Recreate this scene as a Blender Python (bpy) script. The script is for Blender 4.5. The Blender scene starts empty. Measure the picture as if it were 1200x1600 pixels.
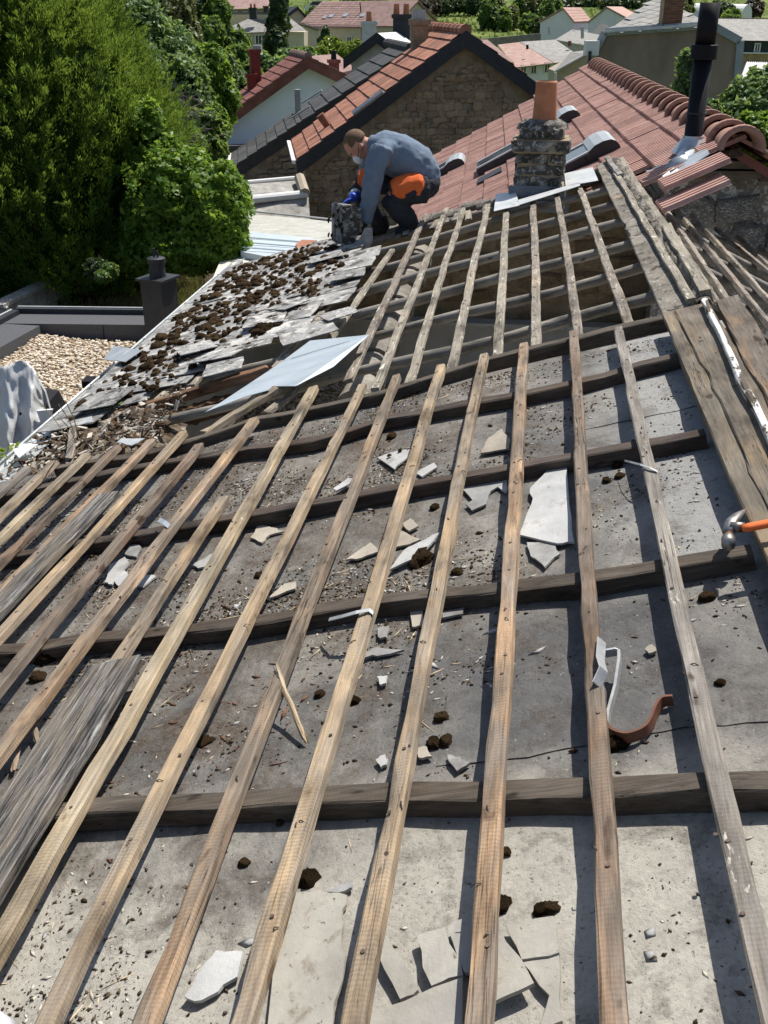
import bpy, math, random
import numpy as np
from mathutils import Vector, Matrix, noise as mnoise
R = math.radians
S = bpy.context.scene
COL = S.collection
rng = random.Random(7)
# ------------------------------------------------------------------ camera, sky, sun, exposure
F = 1600.0; PITCH = math.atan(785/1600)
cd = bpy.data.cameras.new('camera'); cam = bpy.data.objects.new('camera', cd); COL.objects.link(cam)
cd.sensor_fit = 'VERTICAL'; cd.sensor_height = 36; cd.lens = 36*F/1600; cd.clip_end = 2000; cd.clip_start = .05
cam.rotation_euler = (math.pi/2-PITCH, 0, 0); S.camera = cam
w = bpy.data.worlds.new('World'); S.world = w; w.use_nodes = True
SUN_AZ, SUN_EL = 38, 60
nt = w.node_tree; sk = nt.nodes.new('ShaderNodeTexSky'); sk.sky_type = 'NISHITA'; sk.sun_disc = False
sk.sun_elevation = R(SUN_EL); sk.sun_rotation = R(SUN_AZ); sk.dust_density = 1.5
bg = nt.nodes['Background']; bg.inputs[1].default_value = .085
nt.links.new(sk.outputs[0], bg.inputs[0])
sd = bpy.data.lights.new('sun', 'SUN'); sd.energy = 4.6; sd.angle = R(.55); sd.color = (1, .95, .87)
so = bpy.data.objects.new('sun', sd); COL.objects.link(so)
_s = Vector((math.sin(R(SUN_AZ))*math.cos(R(SUN_EL)), math.cos(R(SUN_AZ))*math.cos(R(SUN_EL)), math.sin(R(SUN_EL))))
so.rotation_euler = _s.to_track_quat('Z', 'Y').to_euler()
S.view_settings.view_transform = 'Standard'; S.view_settings.look = 'None'
S.view_settings.exposure = 0.42; S.view_settings.gamma = 1; S.view_settings.use_curve_mapping = False
# ------------------------------------------------------------------ geometry helpers
CP, SP = math.cos(PITCH), math.sin(PITCH)
def ray(x, y):
    a = (x-600)/F; d = (y-800)/F
    return Vector((a, CP-d*SP, -SP-d*CP))
def at(x, y, Y):
    r = ray(x, y); return r*(Y/r.y)
class Plane:                       # sloped surface: u along, w down the slope, z out of it
    def __init__(s, d1, r, o):
        s.d1 = d1.normalized(); s.r = r.normalized(); s.n = s.d1.cross(s.r).normalized(); s.o = o
        m = Matrix.Identity(4)
        for i, v in enumerate((s.d1, s.r, s.n)): m.col[i][:3] = v
        m.col[3][:3] = o; s.M = m
    def hit(s, x, y, z=0):
        q = ray(x, y); t = (s.o+s.n*z).dot(s.n)/q.dot(s.n); p = q*t-s.o
        return (p.dot(s.d1), p.dot(s.r))
    def P(s, u, w, z=0): return s.o+s.d1*u+s.r*w+s.n*z
def roofplane(az, th, h):
    a, t = R(az), R(th)
    d = Vector((math.sin(a), math.cos(a), 0)); r = Vector((-math.cos(t)*math.cos(a), math.cos(t)*math.sin(a), -math.sin(t)))
    n = d.cross(r); return Plane(d, r, -h*n)
NP = roofplane(8.3, 16, 1.2)       # top of the near battens
FP = roofplane(7.0, 16.5, 1.3)     # top of the far battens
W = {}
def setp(o, parent, M):
    COL.objects.link(o); W[o.name] = M.copy()
    if parent is not None:
        o.parent = parent; o.matrix_basis = W[parent.name].inverted() @ M
    else: o.matrix_basis = M
    return o
I4 = Matrix.Identity(4)
def T(v): return Matrix.Translation(Vector(v))
def tag(o, label=None, cat=None, group=None, kind=None):
    if label: o['label'] = label
    if cat: o['category'] = cat
    if group: o['group'] = group
    if kind: o['kind'] = kind
    return o
def empty(name, loc, label, cat, group=None):
    o = bpy.data.objects.new(name, None); o.empty_display_size = .1
    setp(o, None, T(loc)); return tag(o, label, cat, group)
class MB:
    def __init__(s): s.v = []; s.f = []
    def add(s, vs, fs):
        b = len(s.v); s.v += [tuple(x) for x in vs]; s.f += [tuple(i+b for i in f) for f in fs]; return s
    def box(s, c, d, M=None):
        x, y, z = d[0]/2, d[1]/2, d[2]/2
        vs = [Vector((a*x+c[0], b*y+c[1], e*z+c[2])) for a in (-1, 1) for b in (-1, 1) for e in (-1, 1)]
        if M is not None: vs = [M @ v for v in vs]
        return s.add(vs, [(0,1,3,2),(4,6,7,5),(0,4,5,1),(2,3,7,6),(0,2,6,4),(1,5,7,3)])
    def prism(s, poly, vec):       # polygon (3D points) pushed along vec
        n = len(poly); vs = [Vector(p) for p in poly]+[Vector(p)+Vector(vec) for p in poly]
        return s.add(vs, [tuple(range(n))[::-1], tuple(range(n, 2*n))]+[(i, (i+1) % n, n+(i+1) % n, n+i) for i in range(n)])
    def tube(s, path, rad, n=8, cap=True, flat=1.0, up=None):
        path = [Vector(p) for p in path]; m = len(path)
        if not hasattr(rad, '__len__'): rad = [rad]*m
        rings = []; prev = up and Vector(up)
        for i, p in enumerate(path):
            t = (path[min(i+1, m-1)]-path[max(i-1, 0)]).normalized()
            if prev is None: prev = Vector((0, 0, 1)) if abs(t.z) < .9 else Vector((1, 0, 0))
            x = (prev-t*prev.dot(t)).normalized(); y = t.cross(x); prev = x
            rings.append([p+x*math.cos(2*math.pi*k/n)*rad[i]*flat+y*math.sin(2*math.pi*k/n)*rad[i] for k in range(n)])
        vs = [v for r in rings for v in r]
        fs = [(i*n+k, i*n+(k+1) % n, (i+1)*n+(k+1) % n, (i+1)*n+k) for i in range(m-1) for k in range(n)]
        if cap: fs += [tuple(range(n))[::-1], tuple(range((m-1)*n, m*n))]
        return s.add(vs, fs)
    def ell(s, c, r, nu=12, nv=8, M=None, jit=0):
        vs = []; fs = []
        for j in range(nv+1):
            th = math.pi*j/nv
            for i in range(nu):
                a = 2*math.pi*i/nu; k = 1+rng.uniform(-jit, jit)
                v = Vector((math.sin(th)*math.cos(a)*r[0]*k, math.sin(th)*math.sin(a)*r[1]*k, math.cos(th)*r[2]*k))
                if M is not None: v = M.to_3x3() @ v
                vs.append(v+Vector(c))
        for j in range(nv):
            for i in range(nu): fs.append((j*nu+i, (j+1)*nu+i, (j+1)*nu+(i+1) % nu, j*nu+(i+1) % nu))
        return s.add(vs, fs)
    def ribbon(s, path, wid, th):  # flat strap: wid along given side vectors
        vs = []; fs = []
        for p, sd, n in path:
            p, sd, n = Vector(p), Vector(sd).normalized()*wid/2, Vector(n).normalized()*th/2
            vs += [p-sd-n, p+sd-n, p+sd+n, p-sd+n]
        m = len(path)
        for i in range(m-1):
            for k in range(4): fs.append((i*4+k, i*4+(k+1) % 4, i*4+4+(k+1) % 4, i*4+4+k))
        return s.add(vs, fs+[(3,2,1,0), tuple(range(4*m-4, 4*m))])
    def mesh(s, name, mat, smooth=False):
        m = bpy.data.meshes.new(name); m.from_pydata(s.v, [], s.f)
        if smooth: m.polygons.foreach_set('use_smooth', [True]*len(m.polygons))
        m.materials.append(mat); m.update(); return m
    def build(s, name, mat, parent=None, M=I4, smooth=False, label=None, cat=None, group=None, kind=None, center=False):
        if center and s.v:
            c = Vector([sum(v[i] for v in s.v)/len(s.v) for i in range(3)])
            s.v = [tuple(Vector(v)-c) for v in s.v]; M = M @ T(c)
        return tag(setp(bpy.data.objects.new(name, s.mesh(name, mat, smooth)), parent, M), label, cat, group, kind)
def inst(name, mesh, parent, M, **k):
    return tag(setp(bpy.data.objects.new(name, mesh), parent, M), **k)
def np_mesh(name, V, Fc, mat, smooth=False):
    m = bpy.data.meshes.new(name); V = np.asarray(V, np.float32); Fc = np.asarray(Fc, np.int32); k = Fc.shape[1]
    m.vertices.add(len(V)); m.vertices.foreach_set('co', V.ravel())
    m.loops.add(Fc.size); m.loops.foreach_set('vertex_index', Fc.ravel())
    m.polygons.add(len(Fc)); m.polygons.foreach_set('loop_start', np.arange(0, Fc.size, k, dtype=np.int32))
    m.materials.append(mat); m.update(calc_edges=True); m.validate()
    if smooth: m.polygons.foreach_set('use_smooth', [True]*len(m.polygons))
    return m
# ------------------------------------------------------------------ materials
class G:
    def __init__(s, name):
        s.m = bpy.data.materials.new(name); s.m.use_nodes = True; s.t = s.m.node_tree
        s.b = s.t.nodes['Principled BSDF']; s.out = s.t.nodes['Material Output']
    def n(s, typ, ins=None, **kw):
        x = s.t.nodes.new('ShaderNode'+typ)
        for k, v in kw.items(): setattr(x, k, v)
        for k, v in (ins or {}).items():
            i = x.inputs[k]
            if hasattr(v, 'is_output'): s.t.links.new(v, i)
            elif i.type == 'RGBA' and hasattr(v, '__len__') and len(v) == 3: i.default_value = (*v, 1)
            else: i.default_value = v
        return x
    def coord(s, kind='Object'): return s.n('TexCoord').outputs[kind]
    def map(s, sc, c=None, rot=(0,0,0), loc=(0,0,0)):
        return s.n('Mapping', {0: c or s.coord(), 'Scale': sc, 'Rotation': rot, 'Location': loc}).outputs[0]
    def noise(s, vec, scale=5, detail=6, rough=.6, dist=0):
        return s.n('TexNoise', {'Vector': vec, 'Scale': scale, 'Detail': detail, 'Roughness': rough, 'Distortion': dist}).outputs[0]
    def ramp(s, f, stops, interp='LINEAR'):
        x = s.n('ValToRGB', {0: f}); e = x.color_ramp.elements; x.color_ramp.interpolation = interp
        while len(e) < len(stops): e.new(.5)
        for el, (p, c) in zip(e, stops):
            el.position = p; el.color = (*c, 1) if hasattr(c, '__len__') else (c, c, c, 1)
        return x.outputs[0]
    def mix(s, f, a, b, mode='MIX'):
        x = s.n('MixRGB', {0: f, 1: a, 2: b}, blend_type=mode); return x.outputs[0]
    def math(s, op, a, b=0): return s.n('Math', {0: a, 1: b}, operation=op).outputs[0]
    def bump(s, h, st=.3, d=.01, prev=None):
        i = {'Height': h, 'Strength': st, 'Distance': d}
        if prev is not None: i['Normal'] = prev
        return s.n('Bump', i).outputs[0]
    def rand(s): return s.n('ObjectInfo').outputs['Random']
    def done(s, col, rough=.85, metal=0, nrm=None, spec=.3):
        for k, v in (('Base Color', col), ('Roughness', rough), ('Metallic', metal), ('Specular IOR Level', spec), ('Normal', nrm)):
            if v is None: continue
            i = s.b.inputs[k]
            if hasattr(v, 'is_output'): s.t.links.new(v, i)
            elif k == 'Base Color': i.default_value = (*v, 1)
            else: i.default_value = v
        return s.m
def rcoord(g, scale=(1,1,1)):      # object coordinates shifted by a per-object random amount
    r = g.rand(); off = g.n('CombineXYZ', {0: g.math('MULTIPLY', r, 37.), 1: g.math('MULTIPLY', r, 91.), 2: g.math('MULTIPLY', r, 53.)}).outputs[0]
    c = g.n('VectorMath', {0: g.coord(), 1: off}, operation='ADD').outputs[0]
    return g.map(scale, c)
def mk(name, cols, scale=5, stretch=(1,1,1), rough=.85, metal=0, bump=.3, bscale=40, bdist=.004, vary=.12, patches=(), spec=.3, speck=None, detail=7):
    g = G(name); v = rcoord(g, stretch)
    n = g.noise(v, scale, detail, .65); k = len(cols)
    c = g.ramp(n, [(.3+.4*i/max(1, k-1), x) for i, x in enumerate(cols)])
    for (pc, ps, lo, hi, pst) in patches:
        f = g.ramp(g.noise(rcoord(g, pst), ps, 6, .65, .3), [(lo, 0), (hi, 1)]); c = g.mix(f, c, pc)
    if speck:
        f = g.ramp(g.noise(v, speck[1], 3, .7), [(speck[2], 0), (speck[2]+.06, 1)]); c = g.mix(f, c, speck[0])
    if vary:
        h = g.n('HueSaturation', {'Hue': .5, 'Saturation': 1., 'Value': g.n('MapRange', {0: g.rand(), 3: 1-vary, 4: 1+vary}).outputs[0], 'Color': c}); c = h.outputs[0]
    b = g.bump(g.noise(v, bscale, 6, .7), bump, bdist)
    return g.done(c, rough, metal, b, spec)
def wood(name, light, mid, dark, grey, greyamt=.45, saw=.5, vary=.2, white=0., crack=.7):
    g = G(name); v = rcoord(g, (1.2, 22, 22)); c0 = rcoord(g, (1,1,1))
    c = g.ramp(g.noise(v, 3, 9, .62, .6), [(.28, dark), (.47, mid), (.68, light)])
    fine = g.noise(rcoord(g, (6, 180, 180)), 2, 4, .7)
    c = g.mix(.35, c, g.ramp(fine, [(.3, .35), (.7, 1.)]), 'MULTIPLY')
    f = g.ramp(g.noise(rcoord(g, (1.6, 7, 7)), 1.7, 7, .65, .5), [(greyamt, 1), (greyamt+.2, 0)])
    gc = g.ramp(g.noise(rcoord(g, (3, 60, 60)), 2, 7, .7), [(.3, [x*.45 for x in grey]), (.65, grey)])
    c = g.mix(f, c, gc)
    c = g.mix(g.n('MapRange', {0: g.rand(), 1: .35, 2: 1., 3: 0., 4: .55}).outputs[0], c, gc)
    br_ = g.ramp(g.noise(rcoord(g, (2.2, 5, 5)), 1.6, 5, .6, .3), [(.3, .36), (.46, .88), (.56, 1.05), (.7, 1.4)]); c = g.mix(1., c, br_, 'MULTIPLY')
    kn = g.ramp(g.noise(rcoord(g, (9, 22, 22)), 1.0, 2, .5), [(.66, 0), (.74, 1)])
    c = g.mix(kn, c, [x*.5 for x in dark])
    cr_ = g.ramp(g.noise(rcoord(g, (.9, 42, 42)), 1.6, 4, .55, .4), [(.485, 1.), (.5, 0.), (.508, 0.), (.522, 1.)]); ck = g.ramp(g.noise(rcoord(g, (1.3, 6, 6)), 1.2, 3), [(.46, 0), (.6, crack)])
    c = g.mix(ck, c, g.mix(1., c, g.mix(1., cr_, (.14,.12,.1), 'LIGHTEN'), 'MULTIPLY'))
    if white:
        f = g.ramp(g.noise(rcoord(g, (4, 18, 18)), 2.2, 8, .75, .4), [(1-white, 0), (1.04-white, 1)]); c = g.mix(f, c, (.62, .58, .5))
    c = g.n('HueSaturation', {'Hue': g.n('MapRange', {0: g.rand(), 3: .485, 4: .512}).outputs[0], 'Value': g.n('MapRange', {0: g.rand(), 3: 1-vary, 4: 1+vary}).outputs[0], 'Color': c}).outputs[0]
    wv = g.n('TexWave', {'Vector': c0, 'Scale': 34., 'Distortion': 3.5, 'Detail': 2., 'Detail Scale': 2.}, wave_type='BANDS', bands_direction='X').outputs[1]
    sm = g.ramp(g.noise(rcoord(g, (2, 3, 3)), 1.5, 3, .5), [(.4, 0), (.6, 1)])
    c = g.mix(g.math('MULTIPLY', sm, .22*saw), c, g.ramp(wv, [(0, .35), (1, 1.)]), 'MULTIPLY')
    b = g.bump(g.math('MULTIPLY', wv, sm), .35*saw, .0015); b = g.bump(fine, .6, .002, b)
    b = g.bump(g.noise(v, 4, 8, .7), .5, .004, b)
    return g.done(c, .82, 0, b, .25)
MT = {}
MT['batten'] = wood('batten_wood', (.62,.455,.28), (.45,.31,.18), (.22,.14,.08), (.34,.28,.215), .42, 1., .2, .3)
MT['batten2'] = wood('brown_batten_wood', (.46,.33,.21), (.32,.215,.13), (.14,.09,.055), (.27,.225,.175), .46, .8, .2, .26, 1.)
MT['batten3'] = wood('weathered_batten_wood', (.50,.40,.29), (.33,.26,.185), (.13,.1,.075), (.33,.30,.26), .56, .6, .12, .4, 1.)
MT['fbatten'] = wood('old_batten_wood', (.56,.45,.31), (.36,.28,.19), (.13,.095,.065), (.34,.30,.245), .52, .4, .15, .415, 1.)
MT['bar'] = wood('dark_bar_wood', (.125,.092,.066), (.07,.05,.035), (.026,.018,.013), (.125,.104,.084), .45, .3, .15)
def charboard():
    g = G('charcoal_grey_board'); v = rcoord(g, (1.5, 45, 45))
    n = g.noise(v, 2.2, 10, .72, 1.2); c = g.ramp(n, [(.40, (.02,.019,.018)), (.48, (.085,.08,.076)), (.55, (.21,.2,.19)), (.63, (.46,.45,.43))])
    n2 = g.noise(rcoord(g, (1.2, 9, 9)), 2, 6, .6, 1.5); c = g.mix(g.ramp(n2, [(.42, .0), (.62, .65)]), c, (.30,.25,.19))
    f2 = g.noise(rcoord(g, (5, 220, 220)), 2, 4, .7); c = g.mix(.5, c, g.ramp(f2, [(.35, .3), (.65, 1.)]), 'MULTIPLY')
    return g.done(c, .85, 0, g.bump(f2, .5, .002, g.bump(n, .9, .006)), .2)
MT['charboard'] = charboard()
MT['pole'] = wood('rafter_pole_wood', (.33,.25,.17), (.21,.15,.10), (.09,.06,.04), (.30,.275,.24), .55, .1, .15)
MT['grit'] = mk('gritty_mortar_grey', [(.09,.08,.065), (.2,.18,.15), (.31,.285,.245)], 6, bump=1., bscale=35, bdist=.015, vary=.08, patches=(((.05,.042,.032), 14, .56, .63, (1,1,1)), ((.42,.4,.36), 30, .6, .66, (1,1,1)), ((.42,.3,.17), 4, .6, .68, (1,1,1))))
MT['greywood'] = wood('silvered_board_wood', (.42,.37,.31), (.27,.235,.20), (.07,.06,.05), (.34,.32,.295), .6, .1, .1, .3)
MT['plank'] = wood('ridge_plank_wood', (.40,.27,.14), (.24,.165,.095), (.09,.06,.038), (.20,.17,.135), .47, .2, .12, .24, 1.)
MT['brownwood'] = wood('brown_stained_wood', (.36,.2,.11), (.22,.11,.055), (.08,.04,.02), (.2,.14,.1), .35, .1, .1)
MT['rotten'] = mk('rotten_wood', [(.035,.022,.013), (.11,.06,.03), (.22,.12,.06)], 6, (1,8,8), bump=1., bdist=.02, bscale=14)
def felt():
    g = G('roof_felt'); c = g.coord()
    n = g.noise(c, 3.2, 9, .7, .4)
    col = g.ramp(n, [(.3, (.12,.115,.107)), (.48, (.195,.185,.168)), (.7, (.29,.275,.245))])
    pos = g.n('SeparateXYZ', {0: c}); u, ww = pos.outputs[0], pos.outputs[1]
    # paler clean felt low down (small u), damp darker patch further right, brown dirt in the middle and left
    lo = g.n('MapRange', {0: g.math('ADD', u, g.math('MULTIPLY', g.noise(c, 1.7, 5), .9)), 1: 1.75, 2: 2.1}).outputs[0]
    col = g.mix(g.math('SUBTRACT', 1., lo), col, g.ramp(g.noise(c, 5, 8, .7), [(.3, (.30,.285,.25)), (.6, (.43,.41,.36))]))
    wet = g.ramp(g.noise(g.map((1.1,1.6,1), c, loc=(.35,.2,0)), 1.5, 6, .6, .5), [(.5, 0), (.62, 1)])
    col = g.mix(g.math('MULTIPLY', g.math('MULTIPLY', wet, lo), .7), col, (.10,.102,.105))
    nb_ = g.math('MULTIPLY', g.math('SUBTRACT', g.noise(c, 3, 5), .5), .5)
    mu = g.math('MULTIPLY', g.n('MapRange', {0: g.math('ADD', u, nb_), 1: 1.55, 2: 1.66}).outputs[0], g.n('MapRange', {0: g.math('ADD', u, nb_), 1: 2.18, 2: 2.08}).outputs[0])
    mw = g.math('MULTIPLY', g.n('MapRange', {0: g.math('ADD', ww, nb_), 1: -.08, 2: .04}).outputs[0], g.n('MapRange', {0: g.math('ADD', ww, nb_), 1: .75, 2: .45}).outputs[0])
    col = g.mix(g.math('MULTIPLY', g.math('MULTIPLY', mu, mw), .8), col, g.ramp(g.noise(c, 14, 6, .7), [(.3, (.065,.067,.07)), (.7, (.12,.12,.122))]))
    up_ = g.math('MULTIPLY', g.n('MapRange', {0: g.math('ADD', ww, nb_), 1: .15, 2: -.05}).outputs[0], g.n('MapRange', {0: u, 1: 2.1, 2: 2.3}).outputs[0])
    col = g.mix(g.math('MULTIPLY', up_, .7), col, (.33,.335,.33))
    dirt = g.n('MapRange', {0: ww, 1: -.1, 2: .9}).outputs[0]
    dn = g.noise(c, 6, 10, .78, .3)
    df = g.ramp(g.math('ADD', dn, g.math('MULTIPLY', g.math('MULTIPLY', dirt, lo), .13)), [(.56, 0), (.74, .9)])
    col = g.mix(df, col, g.ramp(g.noise(c, 60, 5, .8), [(.35, (.035,.026,.019)), (.6, (.13,.10,.075))]))
    sp = g.ramp(g.noise(c, 110, 3, .8), [(.33, 1), (.39, 0)]); col = g.mix(g.math('MULTIPLY', sp, .7), col, (.06,.05,.04))
    sp2 = g.ramp(g.noise(g.map((1,1,1), c, loc=(3,5,1)), 140, 2, .8), [(.68, 0), (.73, 1)]); col = g.mix(g.math('MULTIPLY', sp2, .7), col, (.5,.47,.41))
    col = g.mix(.55, col, g.ramp(g.noise(c, 38, 10, .85, .6), [(.32, .45), (.5, 1.), (.68, 1.25)]), 'MULTIPLY')
    b = g.bump(g.noise(c, 55, 8, .75), .8, .007); b = g.bump(df, .5, .008, b); b = g.bump(g.noise(c, 2.5, 3), .3, .05, b)
    return g.done(col, g.ramp(g.noise(c, 4, 4), [(.3, .6), (.7, .9)]), 0, b, .3)
MT['felt'] = felt()
MT['slate'] = mk('lichen_slate', [(.14,.14,.138), (.26,.258,.25), (.38,.375,.36)], 5, patches=(((.47,.46,.43), 7, .53, .6, (1,1,1)), ((.6,.585,.55), 26, .6, .66, (1,1,1)), ((.06,.056,.05), 9, .53, .62, (1,1,1))), bump=.8, bscale=30, bdist=.006, vary=.25)
MT['shard'] = mk('broken_slate', [(.2,.2,.2), (.3,.3,.295), (.42,.415,.4)], 9, bump=.5, bscale=50, vary=.25, patches=(((.22,.21,.2), 8, .56, .66, (1,1,1)),))
MT['shard_white'] = mk('pale_slate_back', [(.33,.34,.34), (.43,.435,.43), (.53,.53,.52)], 6, bump=.6, bscale=110, bdist=.003, vary=.12, patches=(((.3,.29,.27), 7, .55, .68, (1,1,1)), ((.2,.17,.13), 22, .64, .7, (1,1,1))), rough=.6)
MT['shard_brown'] = mk('dusty_slate', [(.27,.24,.2), (.36,.325,.27), (.44,.4,.34)], 8, bump=.5, vary=.15)
MT['feltpiece'] = mk('fibre_cement_piece', [(.27,.255,.225), (.35,.335,.295), (.42,.405,.36)], 6, bump=.6, vary=.08, patches=(((.2,.17,.13), 16, .58, .7, (1,1,1)), ((.13,.11,.09), 60, .62, .68, (1,1,1)), ((.27,.26,.24), 3, .5, .65, (1,1,1))))
MT['moss'] = mk('dry_moss', [(.03,.021,.013), (.085,.055,.03), (.17,.115,.06)], 9, bump=1., bscale=120, bdist=.02, vary=.45, rough=1, spec=.05)
MT['crumb'] = mk('dark_crumbs', [(.03,.022,.016), (.09,.065,.045), (.17,.13,.09)], 12, bump=.6, vary=0, rough=1, spec=.1)
MT['chip'] = mk('pale_chips', [(.35,.3,.23), (.5,.46,.39), (.62,.59,.53)], 9, bump=.3, vary=0)
MT['zinc'] = mk('zinc_sheet', [(.40,.44,.47), (.5,.54,.57), (.6,.63,.65)], 3, (1,4,1), rough=.42, metal=.55, bump=.12, bscale=8, vary=.05, patches=(((.66,.68,.69), 5, .55, .7, (1,3,1)),), spec=.5)
MT['zinc_dull'] = mk('weathered_zinc', [(.42,.45,.46), (.55,.57,.57), (.65,.66,.64)], 6, rough=.5, metal=.35, bump=.2, vary=.06, patches=(((.3,.29,.27), 12, .6, .68, (1,1,1)),), spec=.5)
MT['galv'] = mk('galvanised_steel', [(.34,.355,.36), (.5,.51,.51)], 30, rough=.5, metal=.5, bump=.2, vary=0)
MT['steel'] = mk('hammer_steel', [(.16,.145,.13), (.3,.29,.28), (.42,.41,.4)], 30, rough=.45, metal=.8, bump=.2, vary=0, patches=(((.2,.11,.06), 25, .52, .62, (1,1,1)),))
MT['brownpaint'] = mk('brown_painted_steel', [(.12,.055,.035), (.2,.09,.055)], 20, rough=.5, metal=.1, bump=.15, vary=0)
MT['orangehandle'] = mk('orange_grip', [(.75,.13,.025), (.85,.2,.05)], 20, rough=.5, bump=.1, vary=0)
MT['nail'] = mk('rusty_nail', [(.07,.05,.04), (.2,.15,.12)], 50, rough=.6, metal=.4, vary=.3)
MT['whitepaint'] = mk('peeling_white_paint', [(.5,.49,.47), (.74,.73,.7), (.8,.8,.78)], 12, (1,3,3), bump=.6, bscale=30, vary=0, patches=(((.1,.08,.06), 8, .5, .55, (1,3,3)),))
MT['tile'] = mk('red_clay_tile', [(.34,.19,.155), (.42,.25,.205), (.5,.32,.27)], 7, bump=.3, vary=.14, patches=(((.25,.15,.12), 5, .56, .75, (1,1,1)), ((.56,.42,.36), 18, .64, .72, (1,1,1))))
MT['capbrown'] = mk('ridge_cap_clay', [(.29,.16,.12), (.38,.22,.17)], 6, bump=.3, vary=.14, patches=(((.16,.09,.065), 6, .56, .7, (1,1,1)),))
MT['oldtile'] = mk('old_orange_tile', [(.22,.095,.065), (.35,.155,.10), (.42,.21,.145)], 4, bump=.4, vary=.2, patches=(((.2,.12,.09), 3, .52, .68, (1,1,1)),))
MT['darkslate'] = mk('charcoal_roof_slab', [(.042,.043,.045), (.065,.066,.068), (.09,.09,.09)], 6, bump=.2, vary=.2)
MT['anthracite'] = mk('anthracite_metal', [(.028,.03,.034), (.045,.048,.053)], 9, rough=.5, metal=.2, bump=.08, vary=.03)
MT['black'] = mk('black_flue_metal', [(.006,.006,.008), (.012,.012,.015)], 9, rough=.6, metal=.0, bump=.03, vary=0, spec=.2)
MT['stone'] = mk('ochre_rubble', [(.24,.17,.10), (.40,.29,.17), (.52,.41,.26)], 8, bump=.9, bscale=22, bdist=.02, vary=.3, patches=(((.52,.46,.36), 17, .56, .63, (1,1,1)), ((.33,.17,.08), 6, .56, .68, (1,1,1)), ((.09,.07,.05), 11, .57, .66, (1,1,1))))
MT['mortar'] = mk('old_mortar', [(.2,.15,.095), (.34,.265,.165), (.44,.355,.24)], 5, bump=1., bscale=20, bdist=.03, vary=0, patches=(((.3,.27,.22), 30, .58, .64, (1,1,1)),))
MT['greystone'] = mk('grey_rubble', [(.16,.145,.12), (.25,.23,.2), (.36,.335,.29)], 3, bump=.9, bscale=20, bdist=.03, vary=.2, patches=(((.11,.1,.08), 7, .55, .68, (1,1,1)),))
MT['chimstone'] = mk('sooty_chimney_stone', [(.03,.028,.024), (.085,.078,.068), (.16,.15,.13)], 9, bump=1., bscale=40, bdist=.012, vary=.3, patches=(((.42,.41,.38), 30, .54, .62, (1,1,1)), ((.36,.345,.31), 9, .55, .66, (1,1,1)), ((.13,.10,.065), 6, .6, .7, (1,1,1))))
MT['lichenwall'] = mk('lichened_gable', [(.16,.145,.12), (.27,.25,.215), (.36,.335,.29)], 6, bump=1., bscale=20, bdist=.03, vary=.1, patches=(((.72,.71,.68), 13, .53, .57, (1,1,1)), ((.66,.65,.62), 40, .56, .61, (1,1,1)), ((.05,.046,.04), 3, .58, .72, (1,1,1))))
MT['pot'] = mk('terracotta_pot', [(.40,.15,.07), (.52,.21,.105), (.6,.28,.16)], 8, bump=.2, vary=0, patches=(((.12,.07,.05), 7, .6, .72, (1,1,1)),), rough=.6)
MT['plaster'] = mk('grey_plaster', [(.36,.345,.31), (.45,.435,.4), (.52,.505,.47)], 4, bump=.3, vary=0)
MT['stucco'] = mk('grey_brown_stucco', [(.20,.155,.125), (.25,.198,.16), (.3,.24,.195)], 1.2, (1,1,.5), bump=.5, bscale=14, bdist=.02, vary=0)
MT['white'] = mk('white_render', [(.66,.68,.72), (.74,.76,.79)], 3, bump=.1, vary=.03)
MT['bluewhite'] = mk('white_gable_cladding', [(.72,.80,.9), (.78,.86,.95)], 2, bump=.1, vary=0)
MT['cream'] = mk('cream_render', [(.5,.44,.33), (.58,.52,.4)], 2, bump=.1, vary=.05)
MT['beige'] = mk('beige_render', [(.36,.31,.24), (.43,.38,.3)], 2, bump=.15, vary=.05)
MT['brownwall'] = mk('brown_render', [(.27,.22,.16), (.34,.28,.21)], 2, bump=.15, vary=.05)
MT['brick'] = mk('red_brick', [(.16,.07,.045), (.24,.11,.075)], 20, bump=.5, vary=.25)
MT['redpaint'] = mk('dark_red_chimney', [(.17,.035,.03), (.24,.055,.045)], 6, bump=.3, vary=.05)
MT['maroontile'] = mk('maroon_roof_tile', [(.14,.055,.045), (.2,.08,.065), (.27,.12,.1)], 3, bump=.5, bscale=12, bdist=.02, vary=.12)
MT['rosetile'] = mk('rose_roof_tile', [(.20,.125,.11), (.28,.18,.16), (.35,.24,.215)], 2, bump=.5, bscale=12, bdist=.02, vary=.1)
MT['salmontile'] = mk('salmon_roof_tile', [(.34,.215,.175), (.43,.28,.235), (.5,.35,.3)], 2, bump=.5, bscale=12, bdist=.02, vary=.08)
MT['greytile'] = mk('grey_roof_tile', [(.18,.175,.165), (.27,.26,.245), (.36,.35,.33)], 3, bump=.5, bscale=12, bdist=.02, vary=.12, patches=(((.3,.29,.2), 6, .55, .7, (1,1,1)),))
MT['glass'] = mk('dark_window_glass', [(.02,.025,.03), (.035,.04,.045)], 3, rough=.12, bump=0, vary=.1, spec=.6)
MT['skyglass'] = mk('roof_window_glass', [(.25,.3,.33), (.35,.4,.42)], 3, rough=.08, bump=0, vary=.1, spec=.8)
MT['frame'] = mk('white_window_frame', [(.6,.6,.58), (.72,.72,.7)], 3, rough=.5, bump=0, vary=0)
MT['concrete'] = mk('weathered_concrete', [(.2,.195,.18), (.31,.3,.275), (.42,.41,.38)], 5, bump=.5, bscale=25, vary=.1, patches=(((.1,.1,.09), 5, .56, .7, (1,1,3)),))
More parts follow.
